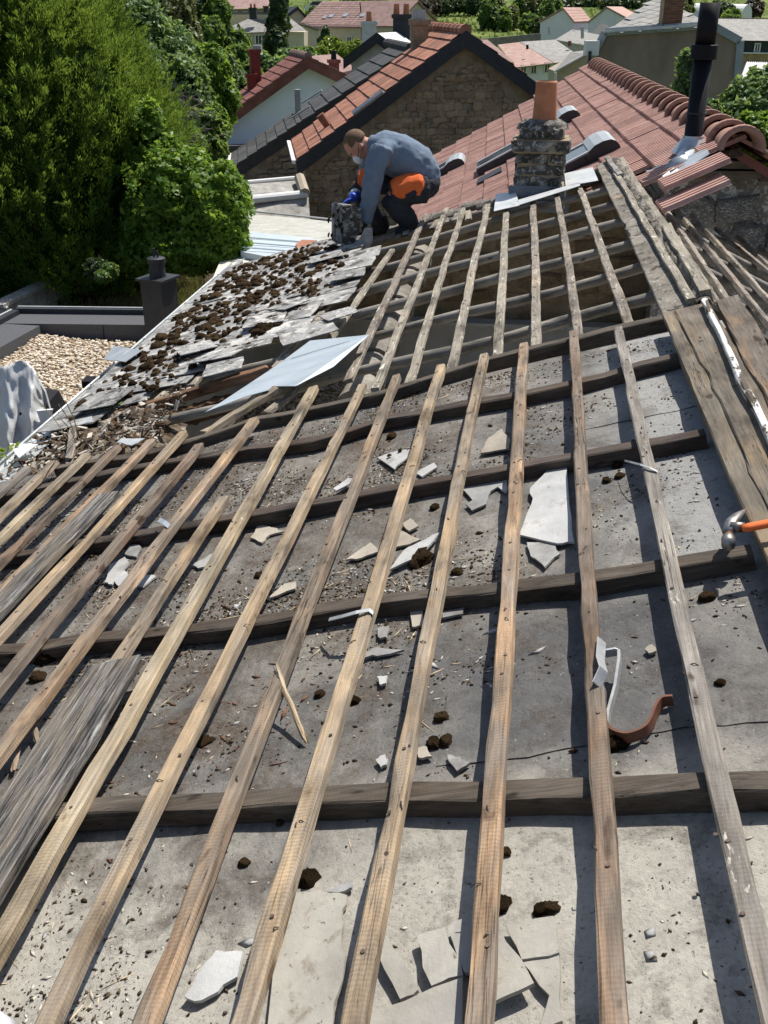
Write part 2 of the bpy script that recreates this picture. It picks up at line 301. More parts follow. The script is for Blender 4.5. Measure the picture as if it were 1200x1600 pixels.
MT['palesheet'] = mk('pale_roof_sheet', [(.32,.32,.285), (.45,.45,.41), (.55,.55,.51)], 4, (1,4,1), bump=.3, vary=0, patches=(((.25,.25,.2), 9, .58, .68, (1,5,1)),))
MT['bluesheet'] = mk('pale_blue_sheet', [(.42,.49,.54), (.5,.57,.62)], 2, bump=.1, vary=0, rough=.5)
MT['creamsheet'] = mk('cream_flat_roof', [(.55,.52,.42), (.66,.63,.53)], 4, bump=.2, vary=0)
MT['fascia'] = mk('white_fascia', [(.66,.66,.64), (.76,.76,.75)], 5, rough=.5, bump=.05, vary=.03)
MT['bitumen'] = mk('charcoal_bitumen', [(.05,.052,.056), (.085,.088,.094), (.13,.132,.14)], 160, bump=.5, bscale=200, vary=0, detail=3)
MT['tarp'] = mk('grey_tarpaulin', [(.42,.43,.43), (.5,.51,.51), (.58,.59,.59)], 3, rough=.28, bump=.35, bscale=7, bdist=.02, vary=0, spec=.6)
MT['dirt'] = mk('garden_soil', [(.07,.05,.032), (.13,.1,.065), (.2,.16,.11)], 4, bump=.8, bscale=14, bdist=.05, vary=0, patches=(((.10,.13,.05), 3, .52, .65, (1,1,1)),))
MT['straw'] = mk('dry_stalk', [(.42,.33,.2), (.55,.46,.31)], 9, bump=.1, vary=.2)
MT['twig'] = mk('bare_twig', [(.16,.135,.11), (.27,.235,.2)], 5, bump=.2, vary=.2)
MT['bark'] = mk('bark', [(.06,.045,.03), (.12,.09,.065)], 6, (4,4,1), bump=.8, bdist=.03, vary=.2)
MT['pebblebed'] = mk('gravel_bed', [(.34,.26,.17), (.5,.42,.3)], 60, bump=1., bscale=90, bdist=.02, vary=0)
def pebble():
    g = G('cream_pebble'); r = g.n('NewGeometry').outputs['Random Per Island']
    c = g.ramp(r, [(0, (.38,.28,.18)), (.25, (.6,.49,.36)), (.6, (.72,.63,.5)), (.9, (.8,.74,.64)), (1, (.45,.3,.21))])
    return g.done(c, .75, 0, None, .3)
MT['pebble'] = pebble()
def leaf(name, stops, transl=.35, rough=.5, spec=.35):
    g = G(name); r = g.n('NewGeometry').outputs['Random Per Island']
    big = g.noise(g.coord(), .9, 3)
    f = g.math('ADD', g.math('MULTIPLY', r, .65), g.math('MULTIPLY', big, .4))
    c = g.ramp(f, [(p, x) for p, x in stops])
    g.done(c, rough, 0, None, spec)
    tr = g.n('BsdfTranslucent', {'Color': g.mix(.5, c, (.30,.38,.05))}); mx = g.n('MixShader', {0: transl})
    g.t.links.new(g.b.outputs[0], mx.inputs[1]); g.t.links.new(tr.outputs[0], mx.inputs[2]); g.t.links.new(mx.outputs[0], g.out.inputs[0])
    return g.m
MT['thuja'] = leaf('thuja_spray', [(.1, (.026,.075,.014)), (.5, (.062,.155,.022)), (.85, (.16,.29,.04))], .5)
MT['core'] = mk('inner_foliage_shade', [(.010,.022,.006), (.022,.04,.010)], 5, bump=0, vary=0, rough=1, spec=0)  # near-black green: paints the shade inside the tree crowns
MT['leafbright'] = leaf('bright_leaf', [(.1, (.065,.15,.016)), (.5, (.13,.26,.03)), (.9, (.22,.37,.05))], .58, .45)
MT['leafmid'] = leaf('mid_leaf', [(.1, (.055,.12,.026)), (.5, (.11,.20,.045)), (.9, (.2,.32,.085))], .55, .45)
MT['leafdark'] = leaf('dark_leaf', [(.1, (.018,.042,.016)), (.5, (.04,.075,.028)), (.9, (.08,.125,.045))], .2, .5)
MT['leaflime'] = leaf('lime_leaf', [(.1, (.12,.18,.02)), (.5, (.2,.28,.03)), (.9, (.3,.38,.05))], .4, .45)
MT['leafgrey'] = leaf('silvery_leaf', [(.1, (.07,.14,.045)), (.5, (.14,.25,.085)), (.9, (.28,.4,.17))], .52, .5)
MT['leafpurple'] = leaf('purple_leaf', [(.1, (.03,.018,.02)), (.9, (.07,.04,.045))], .2, .5)
MT['leafolive'] = leaf('olive_leaf', [(.1, (.06,.075,.025)), (.5, (.11,.13,.04)), (.9, (.19,.2,.08))], .3, .5)
# ================================================================== THE STRIPPED ROOF
roof = empty('shed_roof', FP.P(6, 3.0, -2.5), 'old gable roof stripped to its wooden battens, chimney stump at its far edge', 'roof')
def plank_mb(L, Wd, H, seg=8, jit=.002, jag=.004, bow=0., ch=.004):
    b = MB(); pr = [(-Wd/2+ch, 0), (Wd/2-ch, 0), (Wd/2, -ch), (Wd/2, -H+ch), (Wd/2-ch, -H), (-Wd/2+ch, -H), (-Wd/2, -H+ch), (-Wd/2, -ch)]
    vs = []; oy = oz = 0; ph = rng.uniform(0, 6)
    for i in range(seg+1):
        t = i/seg; oy += rng.gauss(0, jit*.6); s = 1+rng.gauss(0, jit*8); k_ = rng.random() < .14; ks = rng.choice((-1, 1))
        for (y, z) in pr:
            x = t*L
            if i in (0, seg): x += rng.uniform(-jag, jag)*(1 if i else -1)
            if k_ and y*ks > .2*Wd and z > -H*.4: y *= .8; z -= .004
            vs.append((x, y*s+oy+bow*math.sin(3.0*t+ph)+rng.gauss(0, jit*.4), z+rng.gauss(0, jit*.35)))
    fs = [tuple(range(7, -1, -1)), tuple(range(seg*8, seg*8+8))]
    for i in range(seg):
        for k in range(8): fs.append((i*8+k, i*8+(k+1) % 8, i*8+8+(k+1) % 8, i*8+8+k))
    return b.add(vs, fs)
def along(Pl, u0, w0, u1, w1, z=0, tilt=0, roll=0):
    a = math.atan2(w1-w0, u1-u0); L = math.hypot(u1-u0, w1-w0)
    return Pl.M @ T((u0, w0, z)) @ Matrix.Rotation(a, 4, 'Z') @ Matrix.Rotation(tilt, 4, 'Y') @ Matrix.Rotation(roll, 4, 'X'), L
def nails_for(parent, M, L, Wd, step=.16, dens=1.):
    b = MB(); x = rng.uniform(.05, .15)
    while x < L-.03:
        for _ in range(1 if rng.random() < .7 else 2):
            if rng.random() > dens: continue
            px, py = x+rng.uniform(-.03, .03), rng.uniform(-.3, .3)*Wd; a = rng.uniform(0, 6.28); h = rng.uniform(.006, .014); l = rng.uniform(.008, .022)
            d = Vector((math.cos(a), math.sin(a), 0)); p = Vector((px, py, -.004))
            if rng.random() < .4: b.tube([p, p+Vector((0,0,.006))+d*.002, p+Vector((0,0,.008))+d*l*.5, p+Vector((0,0,.003))+d*l], .0014, 4)
            else: b.tube([p, p+Vector((0,0,.004)), p+Vector((0,0,.0045)), p+Vector((0,0,.006))], [.0015,.0015,.0042,.004], 6)
        x += rng.uniform(.5, 2.6)*step
    if b.v: b.build('nails', MT['nail'], parent, M, kind='stuff')
def batten(Pl, u0, w0, u1, w1, mat='batten', Wd=.038, H=.03, z=0, nails=1., name='batten', jag=.006, jit=.003, bow=.007, **k):
    M, L = along(Pl, u0, w0, u1, w1, z)
    o = plank_mb(L, Wd*rng.uniform(.93, 1.07), H, max(4, int(L/.13)), jit*.75, jag, bow).build(name, MT[mat], roof, M)
    if nails: nails_for(o, M, L, Wd, dens=nails)
    return o
def nb(*pts): return [NP.hit(*p) for p in pts]
# near battens: (far end px, near end px, u of the near end)
NB = [((967,510), (1185,1580)), ((894,516), (960,1600)), ((820,535), (745,1600)), ((755,552), (552,1600)), ((685,570), (375,1600)), ((620,585), (205,1600)),
      ((565,600), (65,1600)), ((490,603), (0,1445)), ((395,653), (0,1175)), ((310,693), (0,1065)), ((287,673), (0,985)), ((235,686), (0,920)),
      ((180,695), (0,872)), ((132,708), (0,835)), ((85,718), (0,800))]
for i, (a, b) in enumerate(NB):
    (u0, w0), (u1, w1) = nb(a, b); k = (.25-u0)/(u1-u0)
    batten(NP, u0, w0, .25, w0+(w1-w0)*k, Wd=rng.uniform(.036, .042), mat=('batten3','batten2','batten','batten','batten','batten2','batten','batten','batten','batten2','batten','batten','batten2','batten','batten')[i])
(u0, w0), (u1, w1) = nb((350,775), (186,1022)); batten(NP, u0, w0, u1-.25, w1, Wd=.038)
(u0, w0), (u1, w1) = nb((42,729), (0,757)); batten(NP, u0, w0, .3, w1+.02, mat='pole', Wd=.042)
batten(NP, 3.9, 2.86, .3, 2.84)
# silvered wide board with swirling grain, and the charcoal grey one lying between the battens
(u0, w0), (u1, w1) = nb((166,770), (0,935)); batten(NP, u0, w0, .3, w1+.06, mat='charboard', Wd=.1, H=.025, name='board', nails=.2)
(u0, w0), (u1, w1) = nb((183,1030), (-20,1370)); M, L = along(NP, u0, w0, u1-.9, w1+.01, .004)
bo = plank_mb(L, .155, .028, 14, .003, .02).build('board', MT['charboard'], roof, M); tag(bo, 'wide silver grey weathered board')
# cross bars under the battens
BAR_H = .044
for pts, ext, hh in (([(1045,489), (765,556), (600,609), (400,652), (240,702), (90,727)], 0, .06), ([(1058,551), (887,596), (610,648), (490,682), (255,717)], .9, BAR_H), ([(1100,670), (905,704), (600,759), (350,805), (0,865)], .6, BAR_H),
                     ([(1172,850), (900,896), (600,928), (350,967), (0,1007)], .5, BAR_H), ([(1215,1205), (640,1224), (165,1246)], 1.2, BAR_H), ([(1215,1900), (100,1900)], 1.4, BAR_H)):
    q = [NP.hit(*p, z=-.03) for p in pts]
    q = [(u-.024, w) for u, w in q]
    if ext: d = (q[-1][0]-q[-2][0])/(q[-1][1]-q[-2][1]); q.append((q[-1][0]+d*ext*.3, q[-1][1]+ext))
    vs = []; fs = []; b = MB(); n = 0; M0 = NP.M @ T((q[0][0], q[0][1], -.03)) @ Matrix.Rotation(math.pi/2, 4, 'Z')
    prof = [(-.023, 0), (.02, -.001), (.024, -.005), (.024, -hh), (-.024, -hh), (-.024, -.004)]
    pth = []
    for i in range(len(q)-1):
        m = max(2, int(abs(q[i+1][1]-q[i][1])/.12))
        for j in range(m): pth.append((q[i][0]+(q[i+1][0]-q[i][0])*j/m, q[i][1]+(q[i+1][1]-q[i][1])*j/m))
    pth.append(q[-1])
    for (u, ww) in pth:
        du, dz = rng.gauss(0, .0025), rng.gauss(0, .002)
        for (y, z) in prof: vs.append((ww-q[0][1], -(u-q[0][0])+y+du+rng.gauss(0, .0012), z+dz*(z > -.02)+rng.gauss(0, .0012)))
    k = len(prof)
    for i in range(len(pth)-1):
        for j in range(k): fs.append((i*k+j, i*k+k+j, i*k+k+(j+1) % k, i*k+(j+1) % k))
    b.add(vs, fs+[tuple(range(k)), tuple(range((len(pth)-1)*k, len(pth)*k))[::-1]]).build('counter_batten', MT['bar'], roof, M0)
# felt sheeting
SZ = -.077
def sheet(u0, u1, w0, w1, name='felt_sheet', nu=60, nw=50):
    vs = []; fs = []
    for i in range(nu+1):
        for j in range(nw+1):
            u, ww = u0+(u1-u0)*i/nu, w0+(w1-w0)*j/nw
            vs.append((u, ww, SZ+.008*mnoise.noise((u*2.2, ww*2.2, 1))+.004*mnoise.noise((u*7, ww*7, 4))))
    for i in range(nu):
        for j in range(nw): a = i*(nw+1)+j; fs.append((a, a+nw+1, a+nw+2, a+1))
    return MB().add(vs, [f[::-1] for f in fs]).build(name, MT['felt'], roof, NP.M, smooth=True)
sheet(.1, 4.16, -.42, 3.0)
def sheet_z(u, w): return SZ+.008*mnoise.noise((u*2.2, w*2.2, 1))+.004*mnoise.noise((u*7, w*7, 4))
# overlaps of the felt: thin slightly raised strips
for (u, w0, w1) in ((1.62, -.4, .5), (3.28, -.4, .2)):
    b = MB(); vs = []; n = 24
    for i in range(n+1):
        ww = w0+(w1-w0)*i/n; uu = u+.03*mnoise.noise((ww*3, u, 0))+.008*mnoise.noise((ww*17, u, 0))
        z = sheet_z(uu, ww)
        vs += [(uu, ww, z+.0025+.002*mnoise.noise((ww*9, 2, u))), (uu+.25, ww, z+.001)]
    b.add(vs, [(2*i, 2*i+2, 2*i+3, 2*i+1)[::-1] for i in range(n)]).build('felt_sheet', MT['felt'], roof, NP.M)
# ridge boards of the near part
def board_edge(l0, l1, z, Wd, u_end=.25, ext=.02, **k):
    (u0, w0), (u1, w1) = NP.hit(*l0, z), NP.hit(*l1, z); kk = (u_end-u0)/(u1-u0); return batten(NP, u0+ext, w0-Wd/2, u_end, w0+(w1-w0)*kk-Wd/2, Wd=Wd, z=z, **k)
board_edge((1037,491), (1165,790), .012, .062, mat='plank', H=.03, name='ridge_board', nails=.25)
board_edge((1053,487), (1167,727), .02, .125, mat='plank', H=.035, name='ridge_board', nails=.25, jit=.0035)
o = board_edge((1101,468), (1200,684), .05, .02, mat='whitepaint', H=.085, name='ridge_lath', nails=.1, jit=.004); tag(o, 'ridge lath with peeling white paint')
board_edge((1117,470), (1206,640), .03, .085, mat='plank', H=.04, name='ridge_board', nails=.1, jit=.006, jag=.03)
# far battens
FB = [((906,290), (975,500)), ((870,300), (902,515)), ((831,312), (836,535)), ((792,318), (772,550)), ((760,322), (710,567)), ((725,318), (650,585)),
      ((695,327), (590,592)), ((662,336), (547,580)), ((612,392), (447,618)), ((573,406), (440,560)), ((529,431), (506,459))]
for i, (a, b) in enumerate(FB):
    (u0, w0), (u1, w1) = FP.hit(*a), FP.hit(*b)
    if i < 8: u1 -= .12
    batten(FP, u0+.1, w0, u1, w1, mat='fbatten', Wd=.043, H=.025, nails=.8, jag=.012, jit=.003)
for a, b, mt in (((447,553), (400,603), 'fbatten'), ((327,570), (300,600), 'fbatten'), ((290,580), (232,634), 'fbatten'), ((233,606), (186,650), 'fbatten'), ((345,660), (318,720), 'fbatten'), ((447,618), (420,640), 'fbatten'), ((402,612), (345,668), 'fbatten')):
    (u0, w0), (u1, w1) = FP.hit(*a), FP.hit(*b); batten(FP, u0, w0, u1, w1, mat=mt, Wd=.043, H=.025, jag=.03, nails=.5)
# rafter poles under the far battens
for i, u in enumerate((4.84, 5.47, 6.1, 6.76, 7.42, 8.08, 8.62)):
    pts = [(u+.02*math.sin(k*.9+i), -.5+k*.22, -.055+.006*math.sin(k*1.1+i*2)) for k in range(17)]
    r = .027 if i not in (2, 3) else .031
    M = FP.M @ T(pts[0]) @ Matrix.Rotation(math.pi/2, 4, 'Z')
    MB().tube([((p[1]-pts[0][1]), -(p[0]-pts[0][0]), p[2]-pts[0][2]) for p in pts], [r*rng.uniform(.9, 1.12) for _ in pts], 10).build('rafter', MT['pole'], roof, M, smooth=True)
# far ridge: plank, light lath on it, mortar crust, ridge lath
batten(FP, 8.95, -.365, 4.32, -.355, mat='grit', Wd=.125, H=.03, z=.02, name='ridge_board', nails=.2, jit=.002, bow=.003)
batten(FP, 8.1, -.41, 4.35, -.415, mat='fbatten', Wd=.035, H=.03, z=.05, name='ridge_lath', nails=1., jit=.004)
batten(FP, 8.95, -.40, 7.9, -.43, mat='greywood', Wd=.04, H=.04, z=.06, name='ridge_lath', nails=.2)
batten(FP, 8.9, -.505, 5.9, -.50, mat='fbatten', Wd=.04, H=.035, z=.03, name='ridge_lath', nails=.2, jit=.003)
batten(FP, 5.85, -.50, 4.4, -.495, mat='fbatten', Wd=.05, H=.07, z=.06, name='ridge_lath', nails=.2, jit=.006)
# right-hand slope
_a, _t = R(7), R(25)
RPo = FP.P(4.4, -.46); RP = Plane(-FP.d1, Vector((math.cos(_t)*math.cos(_a), -math.cos(_t)*math.sin(_a), -math.sin(_t))), RPo)
def crust(Pl, u0, u1, w0, w1, z, amp, seed):
    b = MB(); nu, nw = 90, 8
    for i in range(nu+1):
        for j in range(nw+1):
            t, q = i/nu, j/nw; e = math.sin(math.pi*q)**.5; u = u0+(u1-u0)*t; ww = w0+(w1-w0)*q+.012*mnoise.noise((u*6, q*2, seed))
            b.v.append((u, ww, z-.03*(1-e)+amp*e*(.4+mnoise.noise((u*9, ww*22, seed))+.6*mnoise.noise((u*30, ww*45, seed+3)))))
    b.f = [(i*(nw+1)+j, (i+1)*(nw+1)+j, (i+1)*(nw+1)+j+1, i*(nw+1)+j+1) for i in range(nu) for j in range(nw)]
    return b.build('mortar_crust', MT['grit'], roof, Pl.M)
crust(FP, 8.95, 4.35, -.425, -.50, .028, .02, 1); crust(RP, -4.6, -.05, .0, .16, .012, .022, 5)
for a, b in (((1009,280), (1146,476)), ((1048,313), (1198,495)), ((1083,334), (1200,460)), ((1123,356), (1200,420)), ((1151,364), (1200,411)), ((1186,383), (1200,395))):
    (u0, w0), (u1, w1) = RP.hit(*a), RP.hit(*b); k = (.25-u0)/(u1-u0); batten(RP, u0, w0, .25, w0+(w1-w0)*k, mat='fbatten', Wd=.042, H=.03, nails=.8, jit=.003)
for w0 in (1.28, 1.45, 1.62, 1.8): batten(RP, -3.5, w0, .2, w0, mat='fbatten', Wd=.05, H=.032, nails=0)
for i in range(7):
    u = -.25-.62*i
    pts = [(u+.03*math.sin(k+i), .02+k*.4, -.06) for k in range(7)]
    MB().tube([Vector(p)-Vector(pts[0]) for p in pts], .026, 8).build('rafter', MT['pole'], roof, RP.M @ T(pts[0]), smooth=True)
# near part of the right slope: boards and felt seen past the ridge
MB().prism([(.2, .12, -.09), (4.6, .12, -.09), (4.6, 2.2, -.09), (.2, 2.2, -.09)], (0,0,-.01)).build('felt_sheet', MT['felt'], roof, RP.M)
batten(RP, .18, .22, .3, 2.0, mat='bar', Wd=.07, H=.08, z=.03, name='counter_batten', nails=0)
batten(RP, .75, .16, .85, 2.0, mat='bar', Wd=.06, H=.07, z=-.02, name='counter_batten', nails=0)
for w0 in (.42, .64, .86): batten(RP, .3, w0, 4.4, w0, mat='batten', z=.012, nails=.3)
# zinc gutter and eaves
gp = []
for i in range(9):
    a = math.pi*(i/8); gp.append((math.cos(a)*.058, -math.sin(a)*.058))
b = MB(); vs = []; us = [3.95+i*.17 for i in range(34)]
for u in us:
    for (y, z) in gp: vs.append((u, 3.09+y+.004*math.sin(u*3), -.03+z))
k = len(gp); b.add(vs, [(i*k+j, i*k+j+1, i*k+k+j+1, i*k+k+j) for i in range(len(us)-1) for j in range(k-1)])
for u in us[::3]: b.tube([(u, 3.03, -.025), (u, 3.15, -.025)], .004, 4)
b.tube([(us[0], 3.15, -.028), (us[-1], 3.15, -.028)], .009, 6)
b.build('gutter', MT['zinc_dull'], roof, FP.M, smooth=True)
b = MB().prism([(3.95, 2.86, -.012), (9.5, 2.98, -.012), (9.5, 3.05, -.022), (3.95, 3.05, -.022)], (0,0,.003)); b.build('eaves_flashing', MT['zinc_dull'], roof, FP.M)
b = MB().prism([(4.05, 3.0, -.06), (9.6, 3.0, -.06), (9.6, 3.0, -2.5), (4.05, 3.0, -2.5)], FP.M.inverted().to_3x3() @ Vector((.1, 0, 0)))
# shed walls (vertical), inside seen between the battens
def vwall(name, p, q, ztop0, ztop1, zb, th, mat):
    p, q = Vector(p), Vector(q); d = (q-p).normalized(); nrm = Vector((d.y, -d.x, 0))
    return MB().prism([(p.x, p.y, zb), (q.x, q.y, zb), (q.x, q.y, ztop1), (p.x, p.y, ztop0)], nrm*th).build(name, MT[mat], roof)
e0, e1 = FP.P(.3, 2.98, -.1), FP.P(9.45, 2.98, -.1)
vwall('eaves_wall', e0, e1, e0.z, e1.z, -5.2, .25, 'plaster')
g0, g1 = FP.P(8.95, 2.95, -.1), FP.P(8.95, -.46, -.1); g2 = RP.P(-4.55, 2.0, -.1)
vwall('party_wall', g0, g1, g0.z, g1.z, -5.0, .2, 'mortar'); vwall('party_wall', g1, g2, g1.z, g2.z, -5.0, .2, 'mortar')
# inner cross wall, ledge and floor seen through the open roof
MB().prism([(-2.6, 3.0, -3.35), (5, 3.0, -3.35), (5, 11, -3.35), (-2.6, 11, -3.35)], (0,0,-.1)).build('attic_floor', MT['plaster'], roof)
c0, c1 = FP.P(8.7, 2.9, 0), FP.P(8.7, -1.6, 0)
MB().prism([(c0.x, c0.y, -2.42), (c1.x, c1.y, -2.42), (c1.x, c1.y, -5), (c0.x, c0.y, -5)], (.04, -.12, 0)).build('plaster_wall', MT['plaster'], roof)
MB().prism([(c0.x, c0.y, -2.42), (c1.x, c1.y, -2.42), (c1.x, c1.y, -2.39), (c0.x, c0.y, -2.39)], (.04, -.17, 0)).build('wall_ledge', MT['palesheet'], roof)
# stones of the inside of the party wall
def stone_mesh(mat, seed):
    r = random.Random(seed); b = MB(); o = [(-.5,-.5), (-.15,-.54), (.5,-.48), (.53,.0), (.48,.5), (.1,.53), (-.48,.5), (-.53,.05)]
    o = [(x+r.uniform(-.07, .07), y+r.uniform(-.09, .09)) for x, y in o]; n = 8
    vs = [(x, y, -.5) for x, y in o]+[(x, y, .15+r.uniform(-.1, .1)) for x, y in o]+[(x*.78, y*.72, .5+r.uniform(-.25, .1)) for x, y in o]
    fs = [tuple(range(16, 24))]
    for a in (0, 8):
        for i in range(n): fs.append((a+i, a+(i+1) % n, a+8+(i+1) % n, a+8+i))
    return b.add(vs, fs).mesh('stone', mat)
def inside(p, poly):
    c = False; j = len(poly)-1
    for i in range(len(poly)):
        (xi, yi), (xj, yj) = poly[i], poly[j]
        if (yi > p[1]) != (yj > p[1]) and p[0] < (xj-xi)*(p[1]-yi)/(yj-yi)+xi: c = not c
        j = i
    return c
def stones(parent, M, poly, ch, lr, mat, depth=.05, limit=300, name='stone', gap=.012, drop=.0):
    ms = [stone_mesh(MT[mat], k) for k in range(7)]; ys = [p[1] for p in poly]; xs = [p[0] for p in poly]
    y = min(ys); cnt = 0; L = []
    while y < max(ys):
        h = ch*rng.uniform(.6, 1.4); x = min(xs)-rng.uniform(0, lr[1])
        while x < max(xs):
            l = rng.uniform(*lr); c = (x+l/2, y+h/2)
            if all(inside((c[0]+a*l*.4, c[1]+bb*h*.4), poly) for a in (-1, 1) for bb in (-1, 1)) and rng.random() > drop: L.append((c, l, h))
            x += l
        y += h
    L.sort(key=lambda q: -q[1]*q[2]); rest = MB()
    for i, (c, l, h) in enumerate(L):
        m = M @ T((c[0], c[1], rng.uniform(-.3, .3)*depth)) @ Matrix.Rotation(rng.uniform(-.16, .16), 4, 'Z') @ Matrix.Diagonal((l-gap, h-gap, depth, 1))
        if i < limit: inst(name, ms[i % 7], parent, m)
        else:
            me = ms[i % 7]; rest.add([M.inverted() @ (m @ v.co) for v in me.vertices], [tuple(p.vertices) for p in me.polygons])
    if rest.v: rest.build('small_stones', MT[mat], parent, M, kind='stuff')
def frame(o, x, z):               # matrix with local x, local y=up, local z=facing
    x = Vector(x).normalized(); zz = Vector(z).normalized(); y = zz.cross(x); m = Matrix.Identity(4)
    for i, v in enumerate((x, y, zz)): m.col[i][:3] = v
    m.col[3][:3] = o; return m
gx = (g1-g0); gx.z = 0; Lg = gx.length; gx.normalize(); fn = Vector((gx.y, -gx.x, 0)); fn = fn if fn.y < 0 else -fn
Mw = frame(Vector((g0.x, g0.y, 0))+fn*.2, gx, fn)
stones(roof, Mw, [(0.3, -2.25), (Lg+.3, -2.25), (Lg+.3, g1.z-.12), (.3, g0.z-.05)], .13, (.2, .42), 'stone', .06, 150)
# stone blocks and mortar along the far verge
for i in range(26):
    ww = -.45+i*.135; u = 8.85+rng.uniform(-.04, .04)
    m = FP.M @ T((u, ww, -.03+rng.uniform(-.02, .02))) @ Matrix.Rotation(rng.uniform(-.2, .2), 4, 'Z') @ Matrix.Diagonal((.22, .14, .06, 1))
    inst('verge_stone', stone_mesh(MT['greystone'], 40+i % 6), roof, m)
for i in range(16):
    ww = .1+i*.085+rng.uniform(-.02, .02); batten(FP, 8.72+rng.uniform(-.05, .1), ww, 8.4+rng.uniform(-.12, .1), ww+rng.uniform(-.02, .02), mat='fbatten', Wd=.05, H=.02, nails=0, z=rng.uniform(-.03, -.015), name='batten_end', jag=.02) if i not in (4, 7, 12) else None
for w0, l in ((-.03, .3), (-.1, .34)): batten(FP, 8.62, w0, 8.62-l, w0, mat='fbatten', Wd=.07, H=.02, z=.01, nails=.2, name='batten_end')
# ------------------------------------------------------------------ slates still on the roof, moss
def slate_mesh(seed, mat='slate', a=.34, b=.36, th=.007):
    r = random.Random(seed); o = []
    for (x0, y0), (x1, y1) in (((0,0),(a,0)), ((a,0),(a,b)), ((a,b),(0,b)), ((0,b),(0,0))):
        for k in range(3): t = k/3; o.append((x0+(x1-x0)*t+r.uniform(-.008, .008), y0+(y1-y0)*t+r.uniform(-.008, .008)))
    return MB().prism([(x-a/2, y, 0) for x, y in o], (0,0,th)).mesh('slate', MT[mat])
SLM = [slate_mesh(k, th=.005) for k in range(8)]
BND = [(4.9,2.75),(5.15,2.7),(5.2,2.3),(5.36,2.08),(5.72,1.87),(6.27,1.70),(6.45,1.5),(6.6,1.5),(7.1,1.66),(7.75,1.51),(8.1,1.75),(8.9,1.95)]
def bnd(u):
    for (a, x), (b, y) in zip(BND, BND[1:]):
        if a <= u <= b: return x+(y-x)*(u-a)/(b-a)
    return 9
sl_spots = []
for k in range(9):
    wl = 2.97-.2*k; u = 4.75+(.17 if k % 2 else 0)
    while u < 8.95:
        wb = bnd(u)
        if wl-.16 > wb:
            edge = wl-.38 < wb; m = FP.M @ T((u, wl, .026+rng.uniform(0, .006))) @ Matrix.Rotation(rng.gauss(0, .06 if edge else .02), 4, 'Z') @ Matrix.Rotation(.036+rng.gauss(0, .012), 4, 'X') @ Matrix.Rotation(rng.gauss(0, .015), 4, 'Y') @ T((0, -.36, 0))
            inst('slate', rng.choice(SLM), roof, m @ Matrix.Diagonal((1, 1 if not edge else rng.uniform(.8, 1.05), 1, 1))); sl_spots.append((u, wl))
        u += .335
# lifted and broken slates along the torn edge
for (px, py, rot, sc, tl) in ((307,545,.5,.8,.12), (350,575,.2,.75,.06), (415,500,.15,.9,.1), (480,520,.35,1.1,.05), (545,430,.1,.8,.1), (510,402,.25,.9,.06), (165,625,-.1,.9,.03), (345,555,1.3,.9,.08), (450,478,.8,.7,.05), (530,492,.5,.7,.08)):
    u, ww = FP.hit(px, py, .05); inst('slate', rng.choice(SLM), roof, FP.M @ T((u, ww, .055)) @ Matrix.Rotation(rot, 4, 'Z') @ Matrix.Rotation(tl, 4, 'X') @ Matrix.Diagonal((sc, sc*.8, 1, 1)) @ T((0, -.18, 0)))
def moss_mesh(seed, nu=12, nv=7):
    r = random.Random(seed); vs = []; fs = []
    for j in range(nv+1):
        th = math.pi*.5*j/nv*1.1
        for i in range(nu):
            a = 2*math.pi*i/nu; k = (.75+.5*abs(mnoise.noise((math.cos(a)*1.6+seed*3, math.sin(a)*1.6, j*.5))))*r.uniform(.8, 1.2)
            vs.append((math.sin(th)*math.cos(a)*k, math.sin(th)*math.sin(a)*k, max(-.1, math.cos(th))*.75*r.uniform(.8, 1.15)))
    for j in range(nv):
        for i in range(nu): fs.append((j*nu+i, (j+1)*nu+i, (j+1)*nu+(i+1) % nu, j*nu+(i+1) % nu))
    return MB().add(vs, fs).mesh('moss_cushion', MT['moss'], True)
MSM = [moss_mesh(k) for k in range(8)]
cnt = 0; restm = MB()
clus = [(rng.uniform(5.3, 8.8), rng.uniform(1.75, 2.95)) for _ in range(150)]
spots = []
for _ in range(5200):
    if rng.random() < .5: c = rng.choice(clus); u, ww = c[0]+rng.gauss(0, .13), c[1]+rng.gauss(0, .05)
    else: u, ww = rng.uniform(5.0, 8.9), rng.uniform(1.5, 2.98)
    if ww > 2.9 or ww < bnd(min(8.89, max(4.91, u)))+.05 or u > 8.85 or u < 4.95: continue
    if rng.random() > .25+.75*min(1, (u-4.9)/1.2): continue
    r_ = min(.05, .0185*math.exp(rng.gauss(0, .45))); spots.append((r_, u, ww))
    if len(spots) > 900: break
spots.sort(reverse=True)
for i, (r_, u, ww) in enumerate(spots):
    m = FP.M @ T((u, ww, .034)) @ Matrix.Rotation(rng.uniform(0, 6), 4, 'Z') @ Matrix.Diagonal((r_*rng.uniform(.9, 1.5), r_*rng.uniform(.75, 1.1), r_*rng.uniform(.7, 1.1), 1))
    if i < 290: inst('moss_cushion', MSM[i % 8], roof, m)
    else:
        me = MSM[i % 8]; mm = FP.M.inverted() @ m; restm.add([mm @ v.co for v in me.vertices], [tuple(p.vertices) for p in me.polygons])
restm.build('small_moss', MT['moss'], roof, FP.M, kind='stuff', smooth=True)
